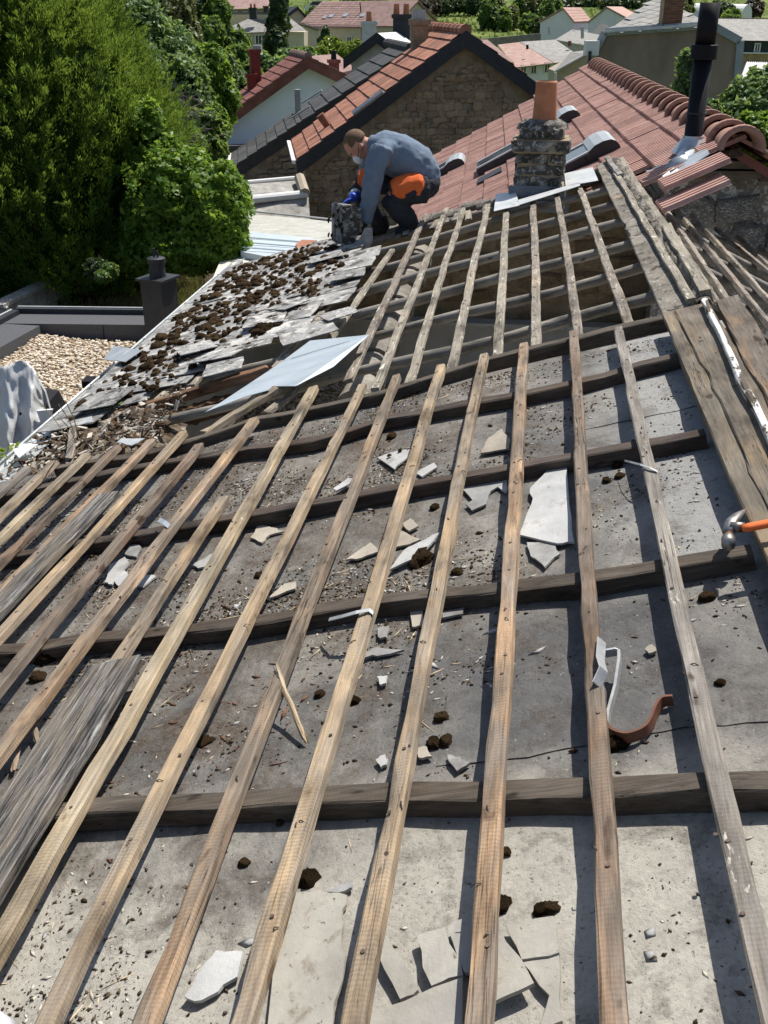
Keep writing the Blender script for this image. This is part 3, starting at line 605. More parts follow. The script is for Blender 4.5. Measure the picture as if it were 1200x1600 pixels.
# ------------------------------------------------------------------ torn corner: debris heap, rotten beams, loose planks
vs = []; fs = []; nu, nw = 34, 34
for i in range(nu+1):
    for j in range(nw+1):
        u, ww = 4.25+1.0*i/nu, 2.15+.87*j/nw
        e = min(1, 6*min(i/nu, 1-i/nu, j/nw, 1-j/nw)+.0)
        vs.append((u, ww, -.13+.1*e*(1+.5*mnoise.noise((u*3, ww*3, 0)))+.05*e*mnoise.noise((u*11, ww*11, 2))+.02*mnoise.noise((u*30, ww*30, 2))))
for i in range(nu):
    for j in range(nw): a = i*(nw+1)+j; fs.append((a, a+1, a+nw+2, a+nw+1))
hm = mk('rubble_heap', [(.04,.028,.018), (.14,.10,.065), (.34,.28,.2)], 7, bump=1.2, bscale=30, bdist=.03, vary=0, patches=(((.6,.55,.46), 9, .55, .63, (1,1,1)), ((.03,.02,.013), 4, .55, .65, (1,1,1))))
MB().add(vs, fs).build('debris_heap', hm, None, FP.M, kind='stuff')
b = MB(); b2 = MB(); b3 = MB()
for i in range(900):
    u, ww = 4.3+rng.random()*.9, 2.15+rng.random()*.85; z = -.02+rng.uniform(-.03, .05); a = rng.uniform(0, 3.14)
    L = .01+.06*rng.random()**2; M = Matrix.Translation((u, ww, z-.01)) @ Matrix.Rotation(a, 4, 'Z') @ Matrix.Rotation(rng.gauss(0, .4), 4, 'Y')
    t = rng.random(); (b if t < .4 else b2 if t < .75 else b3).box((0,0,0), (L, L*rng.uniform(.08, .5), .006), M)
b.build('loose_chips', MT['chip'], None, FP.M, kind='stuff'); b2.build('bark_crumbs', MT['crumb'], None, FP.M, kind='stuff'); b3.build('rotten_splinters', MT['rotten'], None, FP.M, kind='stuff')
def loose(name, a, b_, Wd, H, mat, label, cat, z=0, z1=None, Pl=FP, seg=8, jit=.003, jag=.02, tiltroll=0, group=None):
    (u0, w0), (u1, w1) = Pl.hit(*a, z), Pl.hit(*b_, z if z1 is None else z1)
    M, L = along(Pl, u0, w0, u1, w1, z, -math.atan2((z1 if z1 is not None else z)-z, math.hypot(u1-u0, w1-w0)), tiltroll)
    return plank_mb(L, Wd, H, seg, jit, jag).build(name, MT[mat], None, M, label=label, cat=cat, group=group)
loose('loose_plank', (418,571), (214,634), .07, .05, 'brownwood', 'long red brown plank lying across the hole beside the broken slates', 'plank', .03, .0)
loose('loose_lath', (431,604), (318,674), .05, .03, 'batten', 'loose tan lath propped below the bluish zinc sheet', 'lath', .06, .03)
loose('rotten_beam', (356,618), (232,652), .09, .09, 'rotten', 'crumbling dark rotten beam under the red brown plank', 'beam', -.06, -.06, jit=.012, jag=.06, seg=16)
loose('rotten_beam', (330,570), (270,612), .07, .06, 'rotten', 'short rotten beam end by the lowest mossy slates', 'beam', -.03, -.05, jit=.012, jag=.06, seg=10)
loose('broken_lath', (112,668), (104,716), .04, .02, 'fbatten', 'short whitish splintered lath upright in the debris heap', 'lath', .05, .03, jag=.05)
loose('broken_lath', (160,705), (115,738), .045, .03, 'fbatten', 'stubby broken lath at the left edge of the debris heap', 'lath', .02, .0, jag=.03)
# zinc sheet with torn tip
zs = [(345,632), (392,597), (432,573), (484,531), (578,527), (520,570), (463,607), (425,603), (420,612), (385,622), (360,633), (322,648)]
pts = []
for p in zs:
    u, ww = FP.hit(*p, .06); pts.append(Vector((u, ww, .06+.012*math.sin(u*9))))
hp = [FP.hit(*p, .06) for p in ((447,580), (458,577), (452,584))]
b = MB().prism([FP.M @ p for p in pts], FP.n*.0025)
b.build('zinc_sheet', mk('bluish_zinc_sheet', [(.36,.42,.46), (.43,.49,.53), (.49,.55,.58)], 2, (1,5,1), rough=.5, metal=.25, bump=.15, bscale=5, bdist=.01, vary=0, spec=.4), None, label='bluish grey zinc sheet with a torn tip lying over the battens', cat='metal sheet')
b = MB().prism([FP.P(*q, .0637+.012*math.sin(q[0]*9)) for q in hp], FP.n*.001); b.build('dark_slot', MT['black'], bpy.data.objects['zinc_sheet'])
(u0, w0), (u1, w1) = FP.hit(455,562,.064), FP.hit(548,535,.064)
MB().tube([FP.P(u0, w0, .062+.012*math.sin(u0*9)), FP.P((u0+u1)/2, (w0+w1)/2, .064+.012*math.sin(4.5*(u0+u1))), FP.P(u1, w1, .062+.012*math.sin(u1*9))], .0018, 5).build('fold', bpy.data.objects['zinc_sheet'].data.materials[0], bpy.data.objects['zinc_sheet'])
# pale stray sheets near the gutter
def flatpiece(name, px, mat, label, cat, z=.03, th=.004, Pl=FP, group=None, parent=None, tilt=0):
    P = [Pl.hit(*p, z) for p in px]; c = (sum(p[0] for p in P)/len(P), sum(p[1] for p in P)/len(P))
    M = Pl.M @ T((c[0], c[1], z)) @ Matrix.Rotation(tilt, 4, 'X')
    pl = []
    for i, p in enumerate(P):       # split the edges a little so they look broken
        q = P[(i+1) % len(P)]; pl.append(p)
        for k in (1/3, 2/3): pl.append((p[0]+(q[0]-p[0])*k+rng.gauss(0, .0025), p[1]+(q[1]-p[1])*k+rng.gauss(0, .0025)))
    a = sum(pl[i][0]*pl[(i+1) % len(pl)][1]-pl[(i+1) % len(pl)][0]*pl[i][1] for i in range(len(pl)))
    if a < 0: pl = pl[::-1]
    return MB().prism([(x-c[0], y-c[1], 0) for x, y in pl], (0,0,th)).build(name, MT[mat], parent, M, label=label, cat=cat, group=group)
flatpiece('zinc_offcut', [(15,693), (60,695), (40,708), (30,716)], 'fascia', 'white triangular metal offcut lying on the gutter', 'metal offcut', .03)
flatpiece('zinc_offcut', [(162,562), (178,541), (222,548), (196,566)], 'zinc', 'pale folded zinc offcut tucked under the lowest mossy slates', 'metal offcut', .06)
flatpiece('zinc_offcut', [(183,692), (190,686), (226,686), (206,697)], 'zinc_dull', 'small bluish zinc offcut by the topmost debris', 'metal offcut', .05)
flatpiece('zinc_offcut', [(84,655), (140,640), (146,660), (90,672)], 'zinc_dull', 'grey zinc strip bridging the gutter beside the stalks', 'metal offcut', .02)
# ------------------------------------------------------------------ interior: stack of pale pipe collars
pipe = empty('segmented_pipe', at(575,640,6.9)+Vector((0,0,-.9)), 'pale ribbed pipe of tapering collars under the open rafters', 'pipe')
pa, pb = at(657,398,8.3), at(555,640,5.5)
dd = (pb-pa); Ls = dd.length; dd.normalize(); Mq = frame(pa, Vector((1,0,0)) if abs(dd.x) < .9 else Vector((0,1,0)), dd); Mq = dd.to_track_quat('Z', 'Y').to_matrix().to_4x4(); Mq.translation = pa
for i in range(9):
    z = Ls*i/9
    MB().tube([(0,0,0), (0,0,.02), (0,0,Ls/9*.96), (0,0,Ls/9)], [.085,.1,.118,.118], 20).build('pipe_collar', MT['greystone'], pipe, Mq @ T((0,0,z)), smooth=False)
# ------------------------------------------------------------------ chimney stump on the far verge
ch0 = at(848,292,8.55); chim = empty('stone_chimney', ch0, 'squat sooty stone chimney with a terracotta pot, at the far verge', 'chimney')
Cm = T(ch0+Vector((.0,.22,-.1))) @ Matrix.Rotation(-R(9), 4, 'Z')
def block(parent, M, c, d, mat, seed, name):
    r = random.Random(seed); b = MB(); q = .014
    vs = []
    for z, s in ((-.5, 0), (-.42, 1), (.42, 1), (.5, 0)):
        ins = q if not s else 0
        for (x, y) in ((-.5,-.5), (0,-.5), (.5,-.5), (.5,0), (.5,.5), (0,.5), (-.5,.5), (-.5,0)):
            k = (1-2*ins/d[0], 1-2*ins/d[1]); vs.append((x*d[0]*k[0]+r.uniform(-.013, .013), y*d[1]*k[1]+r.uniform(-.013, .013), z*d[2]+r.uniform(-.009, .009)))
    fs = [tuple(range(7, -1, -1)), tuple(range(24, 32))]+[(a*8+i, a*8+(i+1) % 8, a*8+8+(i+1) % 8, a*8+8+i) for a in range(3) for i in range(8)]
    return b.add(vs, fs).build(name, MT[mat], parent, M @ T(c))
CW, CD = .40, .40; z = 0; sd_ = 0
for row in range(6):
    h = (.088, .09, .086, .09, .1, .085)[row]; ex = .035 if row == 4 else (.0 if row < 4 else -.02)
    w_, d_ = CW+2*ex, CD+2*ex; cuts = [-.5, rng.uniform(-.25, -.05) if row % 2 else rng.uniform(.05, .25), .5]
    if row in (1, 3): cuts = [-.5, -.18, .2, .5]
    for a, e in zip(cuts, cuts[1:]):
        for y0, y1 in ((-.5, .0), (.0, .5)):
            sd_ += 1; block(chim, Cm, (w_*(a+e)/2, d_*(y0+y1)/2, z+h/2), (w_*(e-a)-.012, d_*(y1-y0)-.012, h-.014), 'chimstone', sd_, 'stone_block')
    MB().box((0, 0, z+h/2), (w_-.035, d_-.035, h)).build('mortar_core', MT['mortar'], chim, Cm)
    z += h
b = MB()
vs = [(math.cos(i/14*6.283)*r*(1+.08*mnoise.noise((i*.9, r*9, 0))), math.sin(i/14*6.283)*r*(1+.08*mnoise.noise((i*.9, r*9, 5))), zz+.012*mnoise.noise((i*1.1, r*20, 3))) for r, zz in ((.21, z-.02), (.19, z+.025), (.14, z+.05), (.08, z+.055)) for i in range(14)]
b.add(vs, [(j*14+i, j*14+(i+1) % 14, j*14+14+(i+1) % 14, j*14+14+i) for j in range(3) for i in range(14)]+[tuple(range(42, 56))]).build('mortar_cap', MT['chimstone'], chim, Cm)
MB().tube([(0,0,0), (0,0,.26), (.0,0,.295), (0,0,.305), (0,0,.305), (0,0,.29), (0,0,.1)], [.097,.084,.086,.082,.07,.068,.078], 24, cap=False).build('chimney_pot', MT['pot'], chim, Cm @ T((.01,0,z+.03)), smooth=True)
# lead and zinc skirt round the chimney
MB().box((0, -.215, .04), (.47, .012, .13)).box((0, -.235, -.05), (.5, .012, .09)).build('front_flashing', mk('lead_blue_flashing', [(.17,.2,.23), (.25,.28,.32)], 5, rough=.5, metal=.3, bump=.15, vary=0), chim, Cm)
MB().box((.215, .0, .02), (.012, .5, .16)).build('side_flashing', MT['zinc_dull'], chim, Cm)
for q_ in (((772,331), (775,304), (806,300), (812,322)), ((812,321),(808,314),(905,286),(907,291)), ((884,292), (882,272), (926,262), (935,283))):
    MB().prism([FP.P(*FP.hit(*p, .02), .022) for p in q_], FP.n*.004).build('apron_flashing', MT['concrete'] if q_[0] == (812,322) else MT['zinc_dull'], chim)
# ================================================================== NEIGHBOUR: RED TILED ROOF
R0 = ray(1150,222); R0 = R0*(7.7/R0.y); az = R(5.5); TH = R(28.5)
rd = Vector((math.sin(az), math.cos(az), 0)); rl = Vector((-math.cos(TH)*math.cos(az), math.cos(TH)*math.sin(az), -math.sin(TH))); rr = Vector((math.cos(TH)*math.cos(az), -math.cos(TH)*math.sin(az), -math.sin(TH)))
TP = Plane(rd, rl, R0); TR = Plane(-rd, rr, R0)
house = empty('red_tiled_house', R0+Vector((0, 4, -5)), 'house with a ribbed red tiled roof, rounded ridge caps and a black flue', 'house')
def tile_mesh(wt=.335, gt=.29, ribs=5, mat='tile'):
    b = MB(); xs = []; pr = []
    for i in range(ribs):
        x0 = wt*i/ribs; s = wt/ribs
        for fx, z in ((0, 0), (.12, .0), (.3, .027), (.82, .027)): xs.append(x0+fx*s); pr.append(z)
    xs.append(wt); pr.append(0); n = len(xs); vs = []
    for (y, dz) in ((-.03, 0), (gt*.82, .021), (gt*.97, .026), (gt, .018), (gt, -.004)):
        for x, z in zip(xs, pr): vs.append((x, y, (z if dz > -.001 else 0)+dz))
    fs = [(j*n+i, j*n+i+1, j*n+n+i+1, j*n+n+i) for j in range(4) for i in range(n-1)]
    return b.add(vs, fs).mesh('tile', MT[mat])
TM = tile_mesh()
def far_u(w): return 11.3-.35*w if w < 1.2 else 10.3
tc = 0
for k in range(11):
    w0 = -.03+.29*k; u = -.12 if k else -.12
    while u < far_u(w0)+.05:
        p = TP.P(u+.17, w0+.15)
        # hidden behind the shed roof: skip
        q = Vector((p.x, p.y, p.z)); fy = q.y*CP-q.z*SP; py = 800+F*(-q.y*SP-q.z*CP)/fy; pxx = 600+F*q.x/fy
        lim = 300+(pxx-850)*(-.21) if pxx < 945 else 262+(pxx-945)*.55
        if py < lim+30 and not (k >= 1 and u < 1.0-.0 and k > 1 and u < .45):
            m = TP.M @ T((u, w0, .012+rng.gauss(0, .0025))) @ Matrix.Rotation(rng.gauss(0, .006), 4, 'Z'); inst('tile', TM, house, m); tc += 1
        u += .337
for k in range(2):
    for i in range(8): inst('tile', TM, house, TR.M @ T((-.3-.337*i, -.03+.29*k, .012)))
MB().prism([TP.P(-.1, 0, -.03), TP.P(11.0, 0, -.03), TP.P(10.1, 3.2, -.03), TP.P(3.2, 3.2, -.03), TP.P(.9, .6, -.03)], TP.n*-.06).build('roof_deck', MT['bar'], house)
MB().prism([TR.P(.0, 0, -.03), TR.P(-11, 0, -.03), TR.P(-11, 4, -.03), TR.P(0, 4, -.03)], TR.n*-.06).build('roof_deck', MT['maroontile'], house)
# loose-looking end tiles by the gable
for (px, py, rot, tl) in ((1030,275,.05,.0),):
    u, ww = TP.hit(px, py, .06); inst('tile', TM, house, TP.M @ T((u-.15, ww-.15, .05)) @ Matrix.Rotation(rot, 4, 'Z') @ Matrix.Rotation(tl, 4, 'X'))
for (px, py, rot) in ((1083,285,1.35), (1075,303,1.35)):
    u, ww = TP.hit(px, py, .05); inst('tile', TM, house, TP.M @ T((u, ww, .09 if py < 290 else .02)) @ Matrix.Rotation(.0, 4, 'Z') @ T((-.17, -.2, 0)) @ Matrix.Diagonal((1.0, 1.35, 1, 1)))
# ridge caps with collars
def cap_mesh(L=.46, r0=.135, r1=.118):
    b = MB(); vs = []; n = 14; rows = [(0, r0+.012), (.0, r0+.026), (.05, r0+.03), (.055, r0+.004), (L*.6, r0-.004), (L, r1), (L, r1-.014), (0, r0-.012)]
    for (x, r) in rows:
        for i in range(n+1): a = math.pi*(i/n)*1.06-.09; vs.append((x, math.cos(a)*r, math.sin(a)*r*.95))
    m = len(rows); return b.add(vs, [(j*(n+1)+i, j*(n+1)+i+1, (j+1) % m*(n+1)+i+1, (j+1) % m*(n+1)+i) for j in range(m) for i in range(n)]).mesh('ridge_cap', MT['capbrown'], True)
CMs = cap_mesh(); Mr = Matrix.Identity(4); yv = Vector((-rd.y, rd.x, 0))
for i, v in enumerate((rd, yv, Vector((0,0,1)))): Mr.col[i][:3] = v
Mr.col[3][:3] = R0
for i in range(28): inst('ridge_cap', CMs, house, Mr @ T((-.22+.41*i, 0, -.02)) @ Matrix.Rotation(.03, 4, 'Y'))
for i in range(12):   # small clips hanging under the caps on the near slope
    pass
# roof windows with rolled shutter boxes
def roof_window(px, py, L=.6, Wd=.8, bx=.2):
    sc_ = .72
    u, ww = TP.hit(px, py, .1); M = TP.M @ T((u+Wd/2, ww+L/2, .03)); o = MB().box((0, .05, .05), (Wd, L, .1)).build('roof_window', MT['anthracite'], house, M)
    MB().box((0, .05, .103), (Wd-.14, L-.1, .006)).build('pane', MT['glass'], o, M)
    for sx in (-1, 1): MB().box((sx*(Wd/2-.04), .05, .108), (.05, L-.02, .016)).build('guide_rail', MT['zinc_dull'], o, M)
    b = MB(); vs = []; pr = [(-L/2+y*1.15*sc_, z*1.25*sc_) for y, z in ((-.17,-.02),(-.178,.05),(-.16,.10),(-.12,.135),(-.04,.155),(.06,.155),(.14,.13),(.18,.09),(.18,.06),(.18,.02),(.18,-.02))]
    x0, x1 = -Wd/2-.02, Wd/2+.02
    for x in (x0, x1):
        for y, z in pr: vs.append((x, y, z))
    b.add(vs, [(i, i+1, 12+i, 11+i) for i in range(10)]).build('shutter_box', MT['shutter'], o, M)
    for x in (x0, x1): MB().prism([(x, y, z) for y, z in pr], (.004 if x > 0 else -.004, 0, 0)).build('end_cap', MT['anthracite'], o, M)
MT['shutter'] = mk('shutter_box_grey', [(.36,.38,.39), (.46,.48,.49)], 3, rough=.42, metal=.3, bump=0, vary=0)
for (px, py, L, Wd) in ((709,258,.55,.62), (826,226,.62,.62), (887,184,.4,.62), (942,234,.55,.7)): roof_window(px, py, L, Wd)
u, ww = TP.hit(766,277,.04); MB().box((0,0,.03), (.35,.3,.02)).build('vent_grille', MT['anthracite'], house, TP.M @ T((u, ww, .03)))
# gable wall with lichen below the near ridge end
gw = R0+Vector((0, -.02, 0)); X = Vector((rr.x, rr.y, 0)).normalized()
def gp_(s, z): return R0+rd*.25+X*s+Vector((0,0,z))
MB().prism([gp_(-.42, -.3), gp_(-.42, -4), gp_(3.0, -4), gp_(3.0, -1.75), gp_(.12, -.14), gp_(-.12, -.14)], rd*.2).build('gable_wall', MT['lichenwall'], house)
Mg = frame(gp_(0,0)-rd*.02, X, -rd)
stones(house, Mg, [(-.3,-1.0), (2.6,-2.6), (2.6,-1.72), (.2,-.3), (-.3,-.3)], .16, (.22,.5), 'lichenwall', .07, 60)
for dx, dz, l in ((0,-.17,.5), (-.05,-.24,.62), (.34,-.26,.2)): MB().box((dx, dz, .06), (l, .055, .12)).build('roof_timber', MT['plank'], house, Mg)
MB().box((.02,-.08,.07), (.06,.06,.3)).build('ridge_beam_end', MT['plank'], house, Mg)
MB().prism([TR.P(-.05,.1,.05), TR.P(.15,.1,.05), TR.P(.15,1.6,.05), TR.P(-.05,1.6,.05)], TR.n*.006).build('verge_flashing', MT['zinc_dull'], house)
# black flue
fb = at(1079,245,8.05); flue = empty('flue_pipe', fb, 'tall matt black metal flue rising from the red tiles by the ridge caps', 'flue')
ft = at(1110,4,8.05); Hf = ft.z-fb.z
Mf = T(fb); tl = math.atan2((ft.x-fb.x), Hf)
Mf = Mf @ Matrix.Rotation(tl, 4, 'Y')
MB().tube([(0,0,-.25), (0,0,.12)], .068, 24).build('lower_pipe', MT['black'], flue, Mf, smooth=True)
MB().tube([(0,0,.1), (0,0,.105), (0,0,Hf*.65)], [.07,.066,.066], 24).build('pipe', MT['black'], flue, Mf, smooth=True)
MB().tube([(0,0,.30), (0,0,.312)], .0725, 24).build('pipe_joint', MT['anthracite'], flue, Mf, smooth=True)
MB().tube([(0,0,Hf*.645), (0,0,Hf*.65), (0,0,Hf*.735), (0,0,Hf*.74)], [.088,.094,.094,.088], 24).build('collar', MT['black'], flue, Mf, smooth=False)
MB().tube([(0,0,Hf*.73), (0,0,Hf)], .07, 24).build('upper_pipe', MT['black'], flue, Mf, smooth=True)
MB().tube([(0,0,-.105), (0,0,-.10), (0,0,.0), (0,0,.02)], [.15,.152,.078,.074], 14).build('storm_collar', MT['zinc'], flue, Mf @ T((0,0,.13)), smooth=False)
u, ww = TP.hit(1062,262,.05)
MB().tube([fb+Vector((0,0,.04)), fb*.4+TP.P(u, ww+.02, .03)*.6, TP.P(u, ww+.02, .03)], [.07,.085,.10], 10).build('flashing_cone', MT['zinc'], flue, smooth=True)
P = [TP.P(*TP.hit(*p, .06), .07) for p in ((1040,262), (1105,235), (1110,243), (1062,275), (1040,283), (1010,270))]
MB().prism(P, TP.n*.006).build('flashing_plate', MT['zinc'], flue)
b = MB()
for i in range(7):
    p, q = (1012+i*6, 271+i*1.8), (1036+i*4.5, 259+i*1.5); b.tube([TP.P(*TP.hit(*p, .07), .078), TP.P(*TP.hit(*q, .07), .078)], .008, 5)
b.build('ribbed_flashing', MT['zinc'], flue)
# ================================================================== LOOSE THINGS ON THE NEAR ROOF
def shard(px, mat, label, z=None, th=.006, tilt=0, name='slate_shard', cat='slate shard', group='broken slate pieces on the felt'):
    P = [NP.hit(*p, SZ) for p in px]; c = (sum(p[0] for p in P)/len(P), sum(p[1] for p in P)/len(P))
    return flatpiece(name, px, mat, label, cat, (sheet_z(*c)+.006) if z is None else z, th, NP, group, tilt=tilt)
shard([(858,735),(886,732),(890,790),(898,850),(872,852),(812,838),(831,790),(829,765)], 'shard_white', 'large pale dimpled slate piece between the second and third battens from the right', SZ+.012, .006)
shard([(824,850),(866,848),(876,868),(852,889),(830,872)], 'shard', 'grey slate piece just below the large pale dimpled slate')
shard([(590,717),(612,709),(641,704),(636,718),(617,735)], 'shard_white', 'pale triangular slate shard with two moss spots', SZ+.01)
shard([(651,740),(679,725),(684,732),(660,747)], 'shard_white', 'small pale strip of slate right of the moss spotted shard')
shard([(522,765),(545,749),(553,749),(548,757),(526,769)], 'shard_white', 'small pale slate sliver resting above the second cross bar', SZ+.02)
shard([(392,842),(404,822),(424,826),(446,832),(422,838),(410,850)], 'shard_brown', 'pale brown slate piece with a notched edge, left of the middle battens')
shard([(612,858),(624,830),(658,845),(640,853)], 'shard_brown', 'dusty slate triangle lying on a paler shard')
shard([(609,893),(632,862),(655,850),(689,834),(674,852),(645,876)], 'shard_white', 'long pale slate shard pointing down left beside a moss clump', SZ+.012)
shard([(630,820),(642,812),(655,824),(640,832)], 'shard_brown', 'small tan slate chip at the tip of the dusty triangle')
shard([(418,938),(445,915),(463,911),(462,922)], 'shard_brown', 'thin tan slate triangle above the fourth cross bar')
shard([(541,877),(580,850),(592,864),(566,874)], 'shard_brown', 'flat brown slate triangle half sunk in dirt')
shard([(751,710),(764,686),(785,672),(798,690),(796,703)], 'shard_brown', 'cream slate piece with a square notch near the upper cross bars', SZ+.012)
shard([(641,955),(661,951),(662,979),(645,982)], 'shard_brown', 'upright tan slate rectangle below the third cross bar')
shard([(690,958),(726,952),(724,962),(692,968)], 'shard', 'small slate strip right of the tan rectangle')
shard([(722,765),(760,745),(794,748),(790,757),(740,785)], 'shard', 'dark grey slate strip left of the large pale slate')
shard([(728,790),(768,768),(760,790),(738,800)], 'shard', 'dark slate fragment under the dark grey strip')
shard([(775,760),(793,752),(791,772)], 'shard_white', 'tiny pale slate tip beside the third batten')
shard([(172,885),(196,872),(203,882),(190,900),(176,915),(165,912)], 'shard', 'broken grey slate bits with pale edges in the left gap')
shard([(196,868),(206,850),(222,858),(214,872)], 'shard', 'upright grey slate bit behind the broken grey bits')
shard([(176,908),(195,893),(205,905),(186,918)], 'shard_white', 'pale flake lying on the broken grey bits')
shard([(214,917),(230,900),(245,902),(224,919)], 'shard_white', 'white sliver right of the broken grey bits')
shard([(300,885),(330,868),(352,862),(345,880),(310,890)], 'shard', 'smooth bluish slate patch between left battens')
shard([(290,1560),(318,1515),(340,1488),(381,1490),(372,1530),(316,1567)], 'shard_white', 'silver white slate piece at the bottom left', SZ+.012)
shard([(512,1397),(548,1380),(551,1391),(540,1396)], 'shard', 'slim grey slate splinter by the large cut felt sheet')
shard([(700,1183),(720,1186),(736,1194),(715,1208)], 'shard', 'bluish grey slate triangle above the lowest cross bar')
shard([(652,1172),(668,1170),(676,1185),(655,1187)], 'shard_brown', 'small squarish slate chip beside the moss pair')
shard([(590,985),(608,980),(606,1000),(592,998)], 'shard', 'curled grey chip right of the pale strap')
shard([(568,1022),(590,1014),(632,1018),(600,1026),(572,1030)], 'shard', 'flat grey slate sliver in the middle gap')
shard([(590,1060),(606,1058),(604,1070),(594,1072)], 'shard_white', 'tiny white chip below the flat grey sliver')
shard([(1008,1018),(1020,1010),(1026,1020),(1014,1024)], 'shard_brown', 'tan chip right of the bent bracket')
shard([(588,1190),(603,1182),(606,1194),(596,1202)], 'shard', 'small grey chip left of the moss pair')
G2 = 'cut fibre cement pieces at the bottom'
def fpc(px, label, z=None): shard(px, 'feltpiece', label, z, .007, name='cement_piece', cat='cement piece', group=G2)
fpc([(440,1400),(500,1396),(544,1403),(536,1440),(535,1466),(541,1500),(522,1610),(420,1610)], 'large plain cement piece left of the cut strips')
fpc([(592,1495),(607,1466),(655,1551),(627,1566)], 'narrow slanting cement strip next to the large plain piece', SZ+.009)
fpc([(653,1466),(698,1453),(725,1528),(676,1545)], 'cement rectangle with two dark edges and a small nail on it', SZ+.011)
fpc([(700,1452),(745,1432),(752,1520),(727,1524)], 'cement strip tucked under the fourth batten from the right', SZ+.01)
fpc([(776,1443),(836,1541),(769,1572),(750,1500)], 'pointed cement piece propped up at the front', SZ+.02)
fpc([(791,1449),(866,1436),(875,1493),(817,1504)], 'square cement piece with a brown lower rim', SZ+.01)
fpc([(817,1508),(875,1496),(880,1600),(845,1610),(860,1560)], 'cement piece reaching the bottom edge below the square one', SZ+.006)
fpc([(583,1585),(724,1532),(722,1610),(572,1612)], 'wide cement piece at the very bottom between two battens', SZ+.013)
# fallen moss clumps on the felt
mspots = [((691,1124),.02,'dark round moss clump alone above the lowest cross bar'), ((679,1166),.021,'left half of a pair of brown moss clumps'), ((698,1163),.02,'right half of a pair of brown moss clumps'), ((552,1096),.02,'black moss clump in the middle gap'), ((320,1160),.021,'brown moss tuft beside the lowest cross bar'),
 ((484,1376),.024,'shaggy dark moss clump above the large cut piece'), ((846,1422),.016,'left lobe of black moss beside the second batten'), ((862,1420),.016,'right lobe of black moss beside the second batten'), ((784,1415),.02,'moss clump pressed against the third batten'), ((792,1333),.012,'small black moss dot below the lowest cross bar'),
 ((1105,937),.023,'dark moss ball on the clean felt at the right'), ((966,1165),.027,'brown moss clump under the curved bracket foot'), ((660,874),.045,'large brown moss cushion under the pale shard'), ((715,895),.02,'moss ball beside the large moss cushion'), ((613,684),.026,'reddish brown moss tuft below the first cross bar'),
 ((965,727),.022,'moss clump below the white hook strip'), ((968,745),.018,'lower moss clump below the white hook strip'), ((948,752),.018,'moss clump left of the white hook strip'), ((75,1032),.04,'large brown moss cushion in the left dirt'), ((60,1062),.03,'dark moss mat below the left cushion'), ((628,712),.01,'first moss spot on the pale triangular shard'), ((611,721),.01,'second moss spot on the pale triangular shard'),
 ((383,1350),.014,'tiny dark moss tuft under the left battens'), ((438,1290),.01,'speck of moss near the left bar shadow'), ((500,1086),.016,'dark crumb like moss left of the black clump'), ((680,795),.02,'moss ball in the dirt left of the third batten'), ((706,800),.018,'dusty moss ball near the third batten'), ((520,700),.017,'dark moss lump near the upper battens'), ((405,900),.018,'moss lump in the left dirt'), ((1125,1068),.012,'flat black flake of moss on the clean felt'), ((750,922),.018,'moss bit in the shade of the third cross bar')]
for i, ((px, py), r_, lb) in enumerate(mspots):
    u, ww = NP.hit(px, py, SZ); z = sheet_z(u, ww)+(.02 if 'spot' in lb else .002)
    inst('moss_clump', MSM[i % 8], None, NP.M @ T((u, ww, z)) @ Matrix.Rotation(rng.uniform(0, 6), 4, 'Z') @ Matrix.Diagonal((r_*1.1, r_*.85, r_*.95, 1)), label=lb, cat='moss clump', group='moss clumps fallen on the felt')
# dust of crumbs, chips and straws (uncountable)
def scatter(name, mat, n, size, fn, Lr=(1, 1), flat=.5):
    V = []; Fc = []; i = 0
    while i < n:
        u, ww = rng.uniform(.9, 4.1), rng.uniform(-.2, 2.9)
        if rng.random() > fn(u, ww): continue
        s = size*min(2.6, math.exp(rng.gauss(0, .65))); L = s*rng.uniform(*Lr); a = rng.uniform(0, 6.28); z = sheet_z(u, ww)+s*flat*.3
        ca, sa = math.cos(a), math.sin(a); b0 = len(V)
        q = lambda: rng.uniform(.7, 1.25)
        for (x, y, zz) in ((-L*q(), rng.uniform(-.3,.3)*s, 0), (0, -s*.7*q(), rng.uniform(-.2,.2)*s*flat), (L*q(), rng.uniform(-.3,.3)*s, 0), (0, s*.7*q(), rng.uniform(-.2,.2)*s*flat), (rng.uniform(-.3, .3)*L, 0, s*flat*.9), (0, 0, -s*flat*.5)):
            V.append(NP.P(u+x*ca-y*sa, ww+x*sa+y*ca, z+zz))
        Fc += [(b0, b0+1, b0+4), (b0+1, b0+2, b0+4), (b0+2, b0+3, b0+4), (b0+3, b0, b0+4), (b0+1, b0, b0+5), (b0+2, b0+1, b0+5), (b0+3, b0+2, b0+5), (b0, b0+3, b0+5)]; i += 1
    m = np_mesh(name, [tuple(v) for v in V], Fc, MT[mat]); tag(setp(bpy.data.objects.new(name, m), None, I4), kind='stuff')
def dens(u, ww):
    d = .06+.55*max(0, min(1, (u-1.45)/.6))*max(.25, min(1, (ww+.25)/.9)); n = .5+.9*mnoise.noise((u*2.3, ww*2.3, 7))+.5*mnoise.noise((u*6, ww*6, 3)); e = .55*max(0, 1-abs(ww-1.3)/.6)*max(0, 1-abs(u-1.15)/.5)
    return max(.01, min(1, (d+e)*n*n*1.6))
scatter('dark_crumbs', 'crumb', 24000, .0023, dens, (.6, 1.6), .8)
scatter('moss_crumbs', 'moss', 800, .004, dens, (.7, 1.5), .8)
scatter('pale_grit', 'chip', 5200, .0024, dens, (.8, 3), .4)
scatter('dry_straws', 'straw', 1100, .0013, dens, (5, 20), .8)
scatter('slate_grit', 'shard', 420, .006, dens, (.8, 2), .25)
